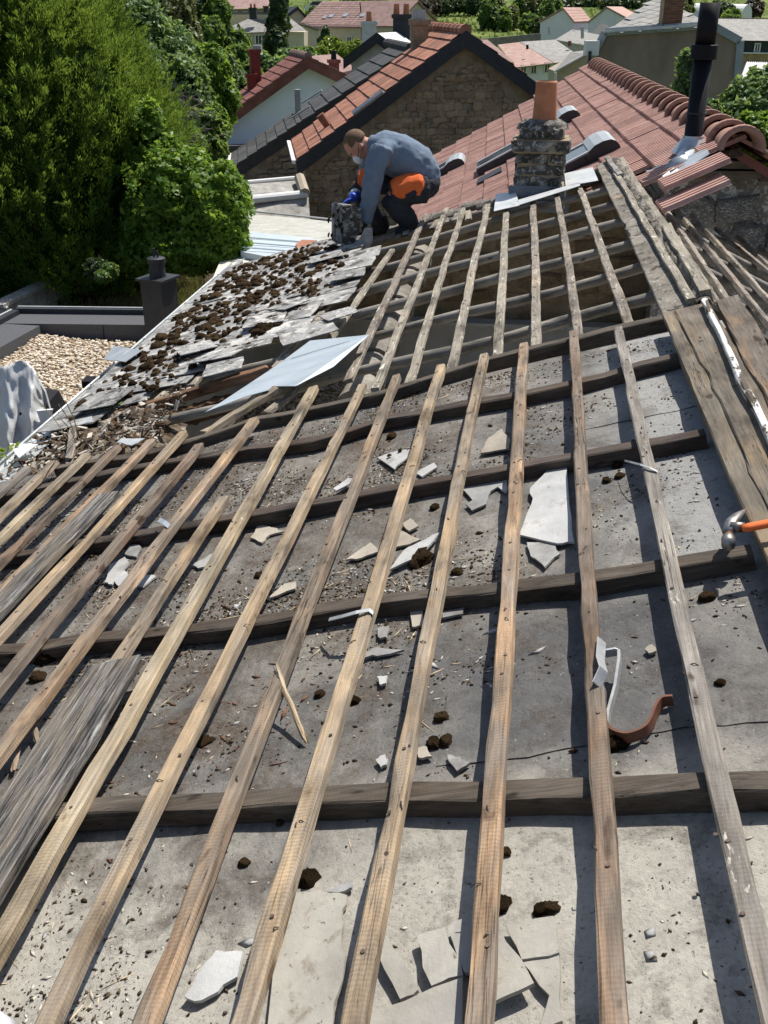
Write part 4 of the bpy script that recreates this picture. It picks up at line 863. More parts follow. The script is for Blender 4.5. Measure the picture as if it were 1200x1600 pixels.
scatter('wood_crumbs', 'brownwood', 220, .0035, lambda u, w_: .8*max(0, 1-abs(w_-1.25)/.5)*max(0, 1-abs(u-2.0)/.6), (1.5, 4), .5)
for i, (a, b_) in enumerate((((108,1085),(98,1110)), ((62,1125),(40,1150)), ((52,1135),(60,1160)), ((28,1165),(20,1200)), ((90,1075),(104,1068)))):
    loose('wood_splinter', a, b_, .014, .008, 'batten', ['pale splinter above the grey board', 'tan splinter left of the grey board', 'stubby tan splinter beside the long tan splinter', 'narrow yellow splinter at the left edge', 'short wood chip near the moss cushion'][i], 'splinter', SZ+.03, SZ+.02, NP, 3, .002, .012)
loose('wood_splinter', (432,1046), (474,1155), .012, .008, 'batten', 'long dark tipped splinter hanging from the sixth batten', 'splinter', .012, SZ+.02, NP, 6, .002, .03)
# straps and brackets
def strap(name, px, zs, wd, mat, label, cat, side):
    P = [NP.P(*NP.hit(*p, z), z) for p, z in zip(px, zs)]
    return MB().ribbon([(p, side, NP.n) for p in P], wd, .0018).build(name, MT[mat], None, label=label, cat=cat)
strap('metal_strap', [(514,968),(535,963),(556,957),(577,953),(583,958),(581,970)], [-.02,.004,.012,.006,.002,-.02], .016, 'galv', 'pale metal strap hooked over the fifth batten from the right', 'strap', NP.d1)
strap('metal_strap', [(976,720),(985,722),(1000,726),(1015,731),(1028,737)], [-.03,-.012,.006,.008,.004], .014, 'galv', 'white hook strip bent over the rightmost batten', 'strap', NP.d1)
strap('metal_clip', [(248,812),(256,816),(264,822),(268,830)], [.004,.008,.004,-.03], .03, 'zinc', 'small grey metal clip over a left hand batten', 'clip', NP.d1)
br = empty('gutter_bracket', NP.P(*NP.hit(960,1090, SZ), SZ), 'bent steel bracket, pale strap above and brown curved foot, beside the second batten', 'bracket')
pth = [((940,1000),.0),((938,1030),.006),((943,1046),.02),((936,1062),.01),((932,1070),.006)]
MB().ribbon([(NP.P(*NP.hit(*p, z), z), NP.n*.6+NP.r*.4, NP.r) for p, z in pth], .022, .0025).build('strap_tab', MT['galv'], br)
pth = [((945,1021),-.02),((962,1018),-.02),((968,1021),-.022),((968,1035),-.03),((962,1075),-.05),((951,1115),-.065),((949,1135),-.065)]
MB().ribbon([(NP.P(*NP.hit(*p, z), z), NP.n, NP.d1 if i < 2 else NP.r) for i, (p, z) in enumerate(pth)], .018, .006).build('strap_arm', MT['galv'], br)
pth0 = [(949,1134),(954,1143),(965,1149),(980,1152),(996,1148),(1010,1140),(1019,1126),(1026,1108),(1036,1096),(1052,1094)]
pth = []
for i in range(len(pth0)-1):
    a, b_, c, d = pth0[max(i-1, 0)], pth0[i], pth0[i+1], pth0[min(i+2, len(pth0)-1)]
    for k in range(5):
        t = k/5; pth.append(tuple(.5*((2*b_[j])+(-a[j]+c[j])*t+(2*a[j]-5*b_[j]+4*c[j]-d[j])*t*t+(-a[j]+3*b_[j]-3*c[j]+d[j])*t**3) for j in (0, 1)))
pth.append(pth0[-1])
MB().ribbon([(NP.P(*NP.hit(*p, SZ+.02), SZ+.02), NP.n, (NP.P(*NP.hit(pth[min(i+1, len(pth)-1)][0], pth[min(i+1, len(pth)-1)][1], 0))-NP.P(*NP.hit(pth[max(i-1, 0)][0], pth[max(i-1, 0)][1], 0))).cross(NP.n)) for i, p in enumerate(pth)], .024, .006).build('curved_foot', MT['brownpaint'], br)
# hammer
hz = .03; hO = Vector(NP.P(*NP.hit(1150,820, hz), hz)); ham = empty('claw_hammer', hO, 'claw hammer with an orange handle on the ridge boards', 'hammer')
a_, b_ = NP.P(*NP.hit(1160,826, hz+.022), hz+.022), NP.P(*NP.hit(1262,806, hz+.02), hz+.02)
MB().tube([a_, a_+(b_-a_)*.1, a_+(b_-a_)*.5, b_], [.009,.013,.0125,.016], 10, flat=.7, up=NP.n).build('handle', MT['orangehandle'], ham, smooth=True)
q = [NP.P(*NP.hit(*p, z), z) for p, z in (((1138,852),.02), ((1138,842),.022), ((1138,838),.024), ((1140,822),.028))]
MB().tube(q, [.0155,.016,.011,.012], 12).build('hammer_face', MT['steel'], ham, smooth=True)
q = [NP.P(*NP.hit(*p, z), z) for p, z in (((1136,832),.03), ((1143,815),.034), ((1152,806),.032), ((1165,796),.02))]
MB().tube(q, [.012,.016,.013,.004], 8, flat=.6, up=NP.n).build('claw', MT['steel'], ham, smooth=True)
q = [NP.P(*NP.hit(*p, z), z) for p, z in (((1143,824),.03), ((1163,824),.03))]
MB().tube(q, [.015,.012], 8).build('hammer_eye', MT['steel'], ham, smooth=True)
# white cloth edge close to the lens, bottom left
c = at(-4,1596,.93); b = MB()
for i in range(9):
    for j in range(7):
        p = c+Vector((-.12+.172*i/8-.055*j/6, -.06+.11*j/6, 0)); x, y = i/8, j/6; p.z += .03*math.sin(x*2.4+.4)+.012*math.sin(y*7+x*4)-.06*x*x; b.v.append(tuple(p))
b.f = [(i*7+j, i*7+7+j, i*7+8+j, i*7+j+1) for i in range(8) for j in range(6)]
ob = b.build('white_cloth', mk('white_cloth', [(.72,.73,.78), (.8,.8,.84)], 4, bump=.1, vary=0), None, smooth=True, label='edge of a white cloth at the bottom left corner', cat='cloth')
md = ob.modifiers.new('s', 'SOLIDIFY'); md.thickness = .004
# weeds by the eaves
def weed(px, py, Pl, z, n, sz, mat, label, nm='weed'):
    u, ww = Pl.hit(px, py, z); b = MB(); o = Pl.P(u, ww, z)
    for i in range(n):
        a = rng.uniform(0, 6.28); d = Vector((math.cos(a), math.sin(a), rng.uniform(.2, 1.2))).normalized(); s = sz*rng.uniform(.5, 1.2); p = o+d*s*rng.uniform(.3, 1.6); sd = d.cross(Vector((0,0,1))).normalized()*s*.35
        b.add([p, p+d*s*.5+sd, p+d*s, p+d*s*.5-sd], [(0,1,2,3)])
    b.build(nm, MT[mat], None, label=label, cat='weed')
weed(178,640, FP, .0, 70, .035, 'leafmid', 'small green weed growing at the edge of the debris heap')
weed(8,718, FP, .0, 26, .05, 'leaflime', 'pale leafed plant at the left end of the gutter')
weed(2,775, NP, -.05, 20, .04, 'leafmid', 'green leaf tuft at the left picture edge')
b = MB()
for (p, q) in (((92,632),(118,685)), ((103,628),(122,684)), ((95,655),(118,690)), ((52,618),(108,690))):
    P, Q = FP.P(*FP.hit(*p, .3), .3), FP.P(*FP.hit(*q, .02), .02); b.tube([P, (P+Q)/2+Vector((.01,0,.01)), Q], .0025, 4)
b.build('dry_stalks', MT['straw'], None, label='few bare dry stalks standing in the gutter by the debris', cat='stalks')
# ================================================================== GROUND AND HILL
def ground_z(x, y):
    ks = [(-30,-4.9),(22,-4.9),(34,-6.8),(70,-8),(100,-7),(130,-5.2),(150,-4.0),(185,-1.9),(230,2.2),(320,11),(480,34)]
    for (a, p), (b_, q) in zip(ks, ks[1:]):
        if a <= y <= b_: t = (y-a)/(b_-a); z = p+(q-p)*t; break
    else: z = ks[-1][1] if y > 0 else ks[0][1]
    return z+.25*mnoise.noise((x*.03, y*.03, 0))*min(1, max(0, (y-25)/40))*3
def terrain():
    g = G('hill_ground'); c = g.coord(); y = g.n('SeparateXYZ', {0: c}).outputs[1]
    soil = g.ramp(g.noise(c, .9, 8, .7), [(.35, (.055,.042,.028)), (.55, (.11,.09,.06)), (.7, (.08,.09,.04))])
    grass = g.ramp(g.noise(g.map((.12,.05,.1), c), 2.2, 9, .72, .6), [(.3, (.05,.085,.022)), (.5, (.115,.16,.04)), (.62, (.21,.24,.075)), (.75, (.09,.13,.035))])
    f = g.n('MapRange', {0: y, 1: 24, 2: 36}).outputs[0]
    return g.done(g.mix(f, soil, grass), .95, 0, g.bump(g.noise(c, 1.2, 8, .75), .8, .3), .1)
ys = [-30,-10,0,6,10,13,16,19,22,26,30,36,44,55,70,85,100,115,130,145,160,180,205,235,270,320,380,480]; xs = [-260+i*13 for i in range(41)]
vs = [(x, y, ground_z(x, y)) for y in ys for x in xs]; n = len(xs)
MB().add(vs, [(j*n+i, j*n+i+1, j*n+n+i+1, j*n+n+i) for j in range(len(ys)-1) for i in range(n-1)]).build('ground', terrain(), None, kind='structure', smooth=True)
# ================================================================== LEAVES AND TREES
nr = np.random.default_rng(5)
def leaves(centres, radii, n, size, mat, name, up=.35, aspect=.55, shell=.6, clump=0):
    C_ = np.array(centres, float); R_ = np.array(radii, float); wts = np.prod(R_, 1)**(2/3); idx = nr.choice(len(C_), n, p=wts/wts.sum())
    d = nr.normal(size=(n, 3)); d /= np.linalg.norm(d, axis=1)[:, None]
    if clump:
        k = clump; cd_ = nr.normal(size=(len(C_), k, 3)); cd_ /= np.linalg.norm(cd_, axis=2)[:, :, None]
        d = cd_[idx, nr.integers(0, k, n)]+nr.normal(size=(n, 3))*.17; d /= np.linalg.norm(d, axis=1)[:, None]
    rad = (shell+(1-shell)*nr.random(n)**.6)*(1+.10*np.sin(d[:, 0]*7+d[:, 2]*5+idx)+.08*np.sin(d[:, 1]*13+d[:, 2]*11))
    p = C_[idx]+d*R_[idx]*rad[:, None]
    nm = d*.8+nr.normal(size=(n, 3))*.6+np.array([0, 0, up]); nm /= np.linalg.norm(nm, axis=1)[:, None]
    a = np.cross(nm, nr.normal(size=(n, 3))); a /= np.linalg.norm(a, axis=1)[:, None]; b = np.cross(nm, a)
    s = size*np.exp(nr.normal(size=n)*.3); a = a*s[:, None]; b = b*(s*aspect)[:, None]
    V = np.stack([p-a, p-b-nm*s[:, None]*.12, p+a, p+b-nm*s[:, None]*.12], 1).reshape(-1, 3)
    return np_mesh(name, V, np.arange(4*n).reshape(-1, 4), mat)
def lobes(spec):                   # (px, py, radius px x, radius px y, distance)
    c, r = [], []
    for (px, py, rx, ry, Y) in spec:
        p = at(px, py, Y); k = (p.length)/F*1.0; c.append(tuple(p)); r.append((rx*k, (rx+ry)*.5*k, ry*k*1.05))
    return c, r
def tree(name, spec, n, size, mat, label, cat='tree', base=None, group=None, core=True, shell=.62, clump=26, trunk=True, coresc=.66):
    n = int(n*2.1); size *= .92; clump = int(clump*2.2)
    c, r = lobes(spec); m = [sum(x[i] for x in c)/len(c) for i in range(3)]
    gz = ground_z(m[0], m[1]) if base is None else base
    o = empty(name, (m[0], m[1], gz), label, cat, group)
    setp(bpy.data.objects.new('crown', leaves(c, r, n, size, MT[mat], 'crown', shell=shell, clump=clump)), o, I4)
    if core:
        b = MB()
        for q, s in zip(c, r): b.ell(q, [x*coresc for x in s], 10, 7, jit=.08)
        b.build('shade_core', MT['core'], o)  # solid dark core added inside the crown to stop light passing through
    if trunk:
        b = MB(); r0 = max(.06, r[0][0]*.1)
        b.tube([(m[0], m[1], gz-.2), (m[0]+.05, m[1], gz+(m[2]-gz)*.5), (m[0], m[1], m[2])], [r0, r0*.75, r0*.4], 8)
        for q in c: b.tube([(m[0], m[1], gz+(m[2]-gz)*.45), tuple((Vector(q)*.7+Vector(m)*.3)), q], [r0*.5, r0*.3, r0*.12], 6)
        b.build('trunk', MT['bark'], o)
    return o
# big thuja with upright feathery sprays
def thuja(cx, cy, zb, prof, n, label):
    o = empty('thuja_tree', (cx, cy, zb), label, 'tree'); zs = np.array([p[0] for p in prof]); rs = np.array([p[1] for p in prof])
    z = zs[0]+(zs[-1]-zs[0])*nr.random(n)**.9; rad = np.interp(z, zs, rs); a = nr.random(n)*2*np.pi
    keep = np.sin(a) < .5; z, rad, a = z[keep], rad[keep], a[keep]; n = len(z); m_ = 64
    rr_ = rad*(1+.07*np.sin(a*5+z*1.3)+.06*np.sin(a*11-z*1.9))*(.84+.2*nr.random(n))
    c = np.stack([cx+np.cos(a)*rr_, cy+np.sin(a)*rr_, z], 1); out = np.stack([np.cos(a), np.sin(a), 0*a], 1); tang = np.stack([-np.sin(a), np.cos(a), 0*a], 1); up = np.array([0, 0, 1.])
    pd = up*(.9+.25*nr.normal(size=(n, 1)))+out*(.55+.2*nr.normal(size=(n, 1)))+tang*(.28*nr.normal(size=(n, 1))); pd /= np.linalg.norm(pd, axis=1)[:, None]
    ln = .30*np.exp(nr.normal(size=(n, 1))*.25)
    s_ = nr.random((n, m_, 1)); fan = tang[:, None]*nr.normal(size=(n, m_, 1))+np.cross(pd, tang)[:, None]*nr.normal(size=(n, m_, 1))*.6
    p = (c[:, None]+pd[:, None]*s_*ln[:, None]+fan*.055*(1.15-s_)).reshape(-1, 3); N = len(p)
    d = np.repeat(pd, m_, 0)+fan.reshape(-1, 3)*.33; d /= np.linalg.norm(d, axis=1)[:, None]
    L = (.045+.07*nr.random(N))[:, None]; wv = np.cross(d, nr.normal(size=(N, 3))); wv /= np.linalg.norm(wv, axis=1)[:, None]; wv *= (.005+.007*nr.random(N))[:, None]
    V = [np.stack([p, p+d*L*.5-wv, p+d*L, p+d*L*.5+wv], 1)]
    V = np.concatenate(V, 0).reshape(-1, 3)
    setp(bpy.data.objects.new('crown', np_mesh('crown', V, np.arange(len(V)).reshape(-1, 4), MT['thuja'])), o, I4)
    b = MB(); b.tube([(cx, cy, q[0]) for q in prof], [q[1]*.84 for q in prof], 24); b.build('shade_core', MT['core'], o, smooth=True)  # added opaque core, blocks light through the thuja and reads as inner shade
    MB().tube([(cx, cy, zb-.2), (cx, cy, zb+1)], [.2, .16], 8).build('trunk', MT['bark'], o)
t0 = at(55, 300, 19.6)
thuja(t0.x, 19.8, -4.9, [(-4.9,1.9),(-4.2,2.6),(-3.0,2.8),(-1.9,2.65),(-1.1,2.3),(-.5,1.9),(.1,1.4),(.7,.75),(1.0,.15)], 5200, 'huge dark green thuja filling the upper left corner')
tree('ivy_bush', [(335,335,52,72,17.6), (290,295,50,55,18.0), (352,372,34,40,17.4), (255,330,58,80,17.9), (205,390,45,34,18.2), (300,390,62,34,17.3), (250,400,60,30,17.6)], 24000, .05, 'leafbright', 'big glossy bright green bush right of the thuja', 'bush', clump=60, trunk=False)
tree('ivy_bush', [(228,225,30,60,18.6), (205,180,22,50,19.2), (262,270,34,48,18.3)], 7000, .05, 'leafbright', 'upper arm of glossy bright leaves climbing along the thuja', 'bush', trunk=False, clump=30)
tree('garden_shrub', [(150,420,16,14,16.8)], 500, .05, 'leafdark', 'small dark shrub by the end of the concrete wall', 'bush', trunk=False)
tree('garden_shrub', [(172,424,12,12,16.4), (160,432,10,9,16.2)], 420, .045, 'leafmid', 'low green shrub in the shade under the thuja', 'bush', trunk=False)
# light green trees behind the thuja
tree('leafy_tree', [(215,60,45,55,30), (262,95,45,50,30), (225,120,38,50,29), (180,30,40,40,31), (290,140,36,45,29)], 12000, .075, 'leafgrey', 'silvery green leafy tree directly behind the thuja')
tree('leafy_tree', [(318,115,36,38,33), (338,155,32,36,33), (300,165,32,36,32), (330,195,28,32,32)], 9000, .08, 'leafbright', 'lush yellow green tree left of the red chimney')
tree('leafy_tree', [(318,215,34,38,27), (330,238,22,24,26.5), (300,235,26,28,26)], 6000, .07, 'leafmid', 'mid green shrub below the lush yellow green tree', 'bush')
tree('conifer_tree', [(262,20,34,60,37), (285,70,26,50,37), (300,105,20,36,37)], 8000, .08, 'leafolive', 'tall olive tinted tree leaning behind the silvery one')
o = empty('bare_shrub', at(272,225,24), 'bare grey twiggy shrub between the thuja and the green trees', 'bush'); b = MB()
for i in range(230):
    p = at(rng.gauss(272, 20), rng.uniform(150, 235), 24+rng.uniform(-1, 1)); d = Vector((rng.uniform(-1, 1), rng.uniform(-.4, .4), rng.uniform(-.1, .7))); q = p+d*rng.uniform(.25, .7)
    b.tube([p, (p+q)/2+Vector((0,0,rng.uniform(0, .1))), q], [.011, .008, .003], 3, cap=False)
p0 = at(275,255,24)
for i in range(14): b.tube([p0+Vector((rng.uniform(-.2,.2),0,-1)), at(rng.uniform(248, 300), rng.uniform(150, 200), 24)], [.02, .008], 4)
b.build('twigs', MT['twig'], o)
# far left trees
tree('dark_conifer', [(298,12,48,56,62), (288,68,38,36,62), (322,40,24,36,61), (272,10,30,50,60)], 7000, .2, 'leafdark', 'broad dark conifer between the light trees and the houses')
tree('leafy_tree', [(366,76,22,26,60), (372,100,26,24,58), (390,128,24,26,57), (360,130,26,28,56), (346,108,20,26,57)], 8000, .13, 'leafmid', 'round garden tree left of the grey hipped house')
tree('spruce_tree', [(436,12,11,22,66), (434,40,15,20,66), (430,66,16,18,65), (438,-8,7,16,66)], 5000, .16, 'leafdark', 'slender dark spruce before the cream houses')
tree('garden_shrub', [(430,118,30,24,58), (455,100,26,20,60), (410,100,16,16,58), (470,108,16,14,62)], 5500, .12, 'leafgrey', 'grey green shrub mass under the slender spruce', 'bush')
tree('column_cypress', [(358,120,11,22,48), (357,145,12,26,48), (360,105,7,14,48)], 2600, .08, 'leafdark', 'narrow dark cypress left of the red chimney')
tree('garden_shrub', [(328,52,20,20,58), (340,20,18,20,60), (352,52,12,16,60)], 2500, .14, 'leafmid', 'mid green bush at the edge of the dark conifer', 'bush')
tree('lime_bush', [(517,75,17,13,80), (540,82,18,12,79), (557,76,12,10,79), (503,82,10,8,78)], 3000, .17, 'leaflime', 'bright yellow green bush in front of the cream house', 'bush')
tree('small_conifer', [(508,66,10,12,84), (508,54,6,10,84)], 900, .16, 'leafdark', 'small dark conifer against the cream house wall')
tree('garden_shrub', [(478,88,14,12,75), (492,95,12,9,74)], 900, .15, 'leafmid', 'low green shrub left of the lime bush', 'bush')
# right-hand trees before the stucco gable
tree('young_birch', [(1080,112,20,24,27), (1076,140,22,24,27), (1072,92,10,14,27), (1092,100,14,20,27)], 2600, .065, 'leafgrey', 'slim leafy tree left of the black flue', shell=.15, core=False)
tree('young_birch', [(1110,172,14,14,24)], 700, .06, 'leafgrey', 'little leafy top just right of the black flue', shell=.1, core=False)
tree('leafy_tree', [(1165,165,32,36,26), (1188,140,26,28,27), (1150,190,30,26,25), (1195,180,26,40,25)], 6500, .065, 'leafgrey', 'silvery leafed tree at the right edge', core=True, coresc=.5)
tree('leafy_tree', [(1178,210,32,28,21), (1200,225,24,30,20.5)], 4200, .06, 'leafbright', 'yellow green bush below the silvery tree at the right edge', 'bush')
# meadow trees and forest edge
k = 0
for (px, py, rx, ry, Y, mt, lb) in ((690,4,26,14,195,'leafdark','dark meadow tree at the top above the stone gable'), (738,4,24,14,195,'leafdark','wide dark tree behind the orchard'), (764,24,14,20,168,'leafmid','orchard tree with a forked trunk'), (775,20,13,19,170,'leafolive','olive orchard tree beside the forked one'), (788,30,9,13,166,'leafmid','small orchard tree with a thin crown'), (800,28,9,14,168,'leafolive','second small orchard tree, more olive'),
     (815,12,13,15,182,'leafmid','tall meadow tree right of the orchard trees'), (832,10,16,17,182,'leafolive','broad meadow tree above the hedge'), (826,36,13,11,150,'leafmid','round hedge bush in the meadow'), (842,40,12,10,147,'leafdark','dark hedge bush before the white houses on the slope'), (860,20,16,20,172,'leafmid','leafy tree behind the white houses'), (875,8,18,16,190,'leafdark','dark tree above the white gables'),
     (660,18,12,14,160,'leafpurple','purple leafed tree beside the pale gable'), (672,8,14,12,170,'leafpurple','second purple tree higher on the slope'), (545,10,16,9,150,'leafmid','bush above the rose roofs'), (582,2,20,8,160,'leafmid','hedge tree at the top above the rose roofs'), (490,28,9,13,118,'leafmid','bush right of the cream gable'),
     (1040,22,16,16,120,'leafdark','dark bush right of the brick chimney'), (1125,20,18,14,115,'leafdark','dark bush in front of the white polytunnel'), (1142,28,12,10,112,'leafmid','green bush below the white polytunnel'), (1068,12,14,12,130,'leafolive','olive bush behind the slate roof'), (1178,12,12,10,160,'leafpurple','brownish bush at the far right'), (985,3,40,14,210,'leafdark','dark wood edge at the top right'), (930,2,40,13,215,'leafdark','dark wood edge above the white houses')):
    tree('meadow_tree', [(px,py,rx,ry,Y), (px+rx*.4,py+ry*.4,rx*.7,ry*.6,Y-1), (px-rx*.45,py+ry*.3,rx*.65,ry*.6,Y-1)], 1500 if rx < 30 else 2600, .3 if Y > 140 else .22, mt, lb, group='trees on the hillside')
b = MB()
V = []
for i in range(26000):
    x = rng.uniform(-150, 150); y = rng.uniform(118, 260); z = ground_z(x, y); h = rng.uniform(.15, .5); wdt = rng.uniform(.1, .35); a = rng.uniform(0, 3.14)
    V += [(x-wdt*math.cos(a), y-wdt*math.sin(a), z-.05), (x+wdt*math.cos(a), y+wdt*math.sin(a), z-.05), (x+rng.uniform(-.1, .1), y, z+h), (x-wdt*.6*math.cos(a), y, z+h*.8)]
tag(setp(bpy.data.objects.new('meadow_grass', np_mesh('meadow_grass', V, np.arange(len(V)).reshape(-1, 4), leaf('meadow_blade', [(.1, (.09,.13,.03)), (.5, (.17,.2,.05)), (.9, (.28,.29,.11))], .3))), None, I4), kind='stuff')
V = []
for i in range(2600):
    x = rng.uniform(-220, 240); y = rng.uniform(262, 330); z = ground_z(x, y)
    c_ = Vector((x, y, z+rng.uniform(0, 7)))
    for _ in range(12):
        p = c_+Vector((rng.gauss(0, 2), rng.gauss(0, 2), rng.gauss(0, 1.6))); a = Vector((rng.gauss(0, 1), rng.gauss(0, 1), rng.gauss(0, 1))).normalized()*.7; d = a.cross(Vector((rng.gauss(0, 1), 0, 1))).normalized()*.5; V += [tuple(p-a), tuple(p-d), tuple(p+a), tuple(p+d)]
tag(setp(bpy.data.objects.new('distant_wood', np_mesh('distant_wood', V, np.arange(len(V)).reshape(-1, 4), MT['leafdark'])), None, I4), kind='stuff')
# dry weeds behind the flat roof (uncountable)
V = []
for i in range(5200):
    p = at(rng.uniform(60, 320), rng.uniform(405, 490), 1); t = -4.9/p.z; p = p*t
    h = rng.uniform(.06, .3); w_ = .008; a = rng.uniform(0, 3.14); lx, ly = rng.gauss(0, .12), rng.gauss(0, .12)
    V += [(p.x-w_, p.y, -4.92), (p.x+w_, p.y, -4.92), (p.x+lx+w_*.6, p.y+ly, -4.9+h), (p.x+lx-w_*.6, p.y+ly, -4.9+h)]
tag(setp(bpy.data.objects.new('dry_weeds', np_mesh('dry_weeds', V, np.arange(len(V)).reshape(-1, 4), leaf('dry_weed', [(.1, (.05,.06,.02)), (.5, (.15,.12,.06)), (.9, (.3,.24,.14))], .2))), None, I4), kind='stuff')
# ================================================================== FLAT GRAVEL ROOF, WALL, TARPAULIN
def atz(px, py, z): r = ray(px, py); return r*(z/r.z)
fr = empty('flat_roof', atz(120,560,-4.9), 'flat gravel roof with a charcoal parapet', 'flat roof')
zt = -2.75; A, Bq = atz(25,484,zt), atz(228,486,zt); dv = (Bq-A).normalized(); Bq = A+dv*5; sv = (atz(0,497,zt)-A); sv = Vector((sv.x, sv.y, 0)).normalized(); A2 = A+sv*4
inn = Vector((dv.y, -dv.x, 0)); inn2 = Vector((-sv.y, sv.x, 0))
if inn.y > 0: inn = -inn
if inn2.x < 0: inn2 = -inn2
def wallbox(nm, p, q, side, wd, z0, z1, mat, par): return MB().prism([Vector((p.x,p.y,z0)), Vector((q.x,q.y,z0)), Vector((q.x,q.y,z0))+side*wd, Vector((p.x,p.y,z0))+side*wd], (0,0,z1-z0)).build(nm, MT[mat], par)
wallbox('parapet', A, Bq, inn, .40, -4.9, zt-.03, 'bitumen', fr); wallbox('parapet', A+inn*.402, A2, inn2, .40, -4.9, zt-.032, 'bitumen', fr)
wallbox('coping', A-inn*.03-sv*.03, Bq-inn*.03, inn, .09, zt-.06, zt+.02, 'anthracite', fr); wallbox('coping', A+inn*.062-inn2*.03, A2-inn2*.03, inn2, .09, zt-.06, zt+.018, 'anthracite', fr)
wallbox('coping_trim', A-inn*.032-sv*.03, Bq-inn*.032, inn, .02, zt+.0205, zt+.026, 'zinc_dull', fr); wallbox('coping_trim', A+inn*.064-inn2*.032, A2-inn2*.032, inn2, .02, zt+.0185, zt+.024, 'zinc_dull', fr)
for k in range(1, 5): wallbox('parapet_joint', A+dv*(k*1.0)+inn*.4, A+dv*(k*1.0+.008)+inn*.4, inn, .004, -4.6, zt-.035, 'black', fr)
C0 = A+inn*.402+inn2*.402; gz = -2.98
def gh(p): a = (p-C0).dot(dv); e = (p-C0).dot(inn); return gz+.13*math.exp(-a*1.2)*math.exp(-e*.6)+.02*mnoise.noise((p.x*2, p.y*2, 0))
MB().add([tuple(Vector((q.x, q.y, gh(q)-.012))) for i in range(15) for j in range(15) for q in [C0+dv*(5*i/14)+sv*(4.3*j/14)]], [(i*15+j, i*15+j+1, i*15+16+j, i*15+15+j)[::-1] for i in range(14) for j in range(14)]).build('roof_bed', MT['pebblebed'], fr)
n = 26000; P = np.zeros((n, 3)); i = 0
while i < n:
    q = C0+dv*(rng.random()*4.4)+sv*(rng.random()*4.2)
    P[i] = (q.x, q.y, gh(q)+rng.uniform(-.008, .008)); i += 1
s = .0145*np.exp(nr.normal(size=n)*.28); oc = np.array([[1,0,0],[0,1,0],[-1,0,0],[0,-1,0],[0,0,1],[0,0,-1]], float); ax = nr.normal(size=(n, 3)); 
rot = np.linalg.qr(nr.normal(size=(n, 3, 3)))[0]; sc = np.stack([s*1.35, s, s*.75], 1)
V = (np.einsum('nij,kj->nki', rot, oc*1.0)*sc[:, None, :])+P[:, None, :]
fo = np.array([[0,1,4],[1,2,4],[2,3,4],[3,0,4],[1,0,5],[2,1,5],[3,2,5],[0,3,5]]); Fc = (np.arange(n)[:, None, None]*6+fo[None]).reshape(-1, 3)
tag(setp(bpy.data.objects.new('gravel', np_mesh('gravel', V.reshape(-1, 3), Fc, MT['pebble'], True)), None, I4), kind='stuff')
# boxed vent chimney
vb = at(250,512,9.6); vc = empty('vent_chimney', Vector((vb.x, vb.y, -3.0)), 'anthracite boxed vent chimney with a round cowl, behind the gutter', 'vent chimney')
Mv = T((vb.x, vb.y+.12, -3.0)) @ Matrix.Rotation(R(-24), 4, 'Z'); hb = at(250,441,9.6).z+3.0
MB().box((0,0,hb/2), (.235,.25,hb)).build('box_shaft', MT['anthracite'], vc, Mv)
MB().box((0,0,hb+.012), (.30,.31,.024)).build('cap_plate', MT['anthracite'], vc, Mv)
MB().tube([(0,0,hb+.02), (0,0,hb+.03), (0,0,hb+.15), (0,0,hb+.152), (0,0,hb+.2), (0,0,hb+.21)], [.085,.08,.068,.085,.085,.06], 16).build('cowl', MT['anthracite'], vc, Mv, smooth=False)
MB().tube([(-.02,0,hb+.2), (-.02,0,hb+.29)], .012, 6).tube([(.02,0,hb+.2), (.02,0,hb+.27)], .01, 6).build('spike', MT['anthracite'], vc, Mv)
# concrete garden wall
p, q = atz(100,424,-4.25), atz(-15,478,-4.25); cw = empty('concrete_wall', Vector((p.x,p.y,-4.9)), 'low pale concrete block wall running towards the thuja', 'wall')
d = (q-p); L = d.length; d.normalize(); sd = Vector((d.y, -d.x, 0)); sd = sd if sd.x > 0 else -sd
nblk = 7
for i in range(nblk):
    for k in range(2): wallbox('block', p+d*(L*i/nblk+.01), p+d*(L*(i+1)/nblk-.008), sd, .2+rng.uniform(-.01, .01), -4.9+.31*k, -4.9+.31*k+.30, 'concrete', cw)
wallbox('coping', p-sd*.03, q-sd*.03, sd, .26, -4.278, -4.22, 'concrete', cw)
MB().tube([atz(-8,470,-4.2), atz(12,482,-4.3)], .03, 6).build('white_post', MT['fascia'], None, label='white pipe end at the left edge before the concrete wall', cat='pipe')
pp = atz(95,455,-4.9); MB().tube([pp, pp+Vector((0,0,.09)), pp+Vector((0,0,.22)), pp+Vector((0,0,.24))], [.09,.11,.13,.12], 10).build('plant_pot', MT['pot'], None, label='small reddish pot in the weeds beside the concrete wall', cat='pot')
pp = atz(62,462,-4.9); MB().box((pp.x, pp.y, pp.z+.08), (.3,.2,.16)).build('white_tub', MT['fascia'], None, label='small white tub by the foot of the concrete wall', cat='tub')
MB().prism([atz(-20,385,-4.88), atz(90,430,-4.88), atz(30,455,-4.88), atz(-40,490,-4.88)], (0,0,.02)).build('path', MT['concrete'], None, kind='structure')
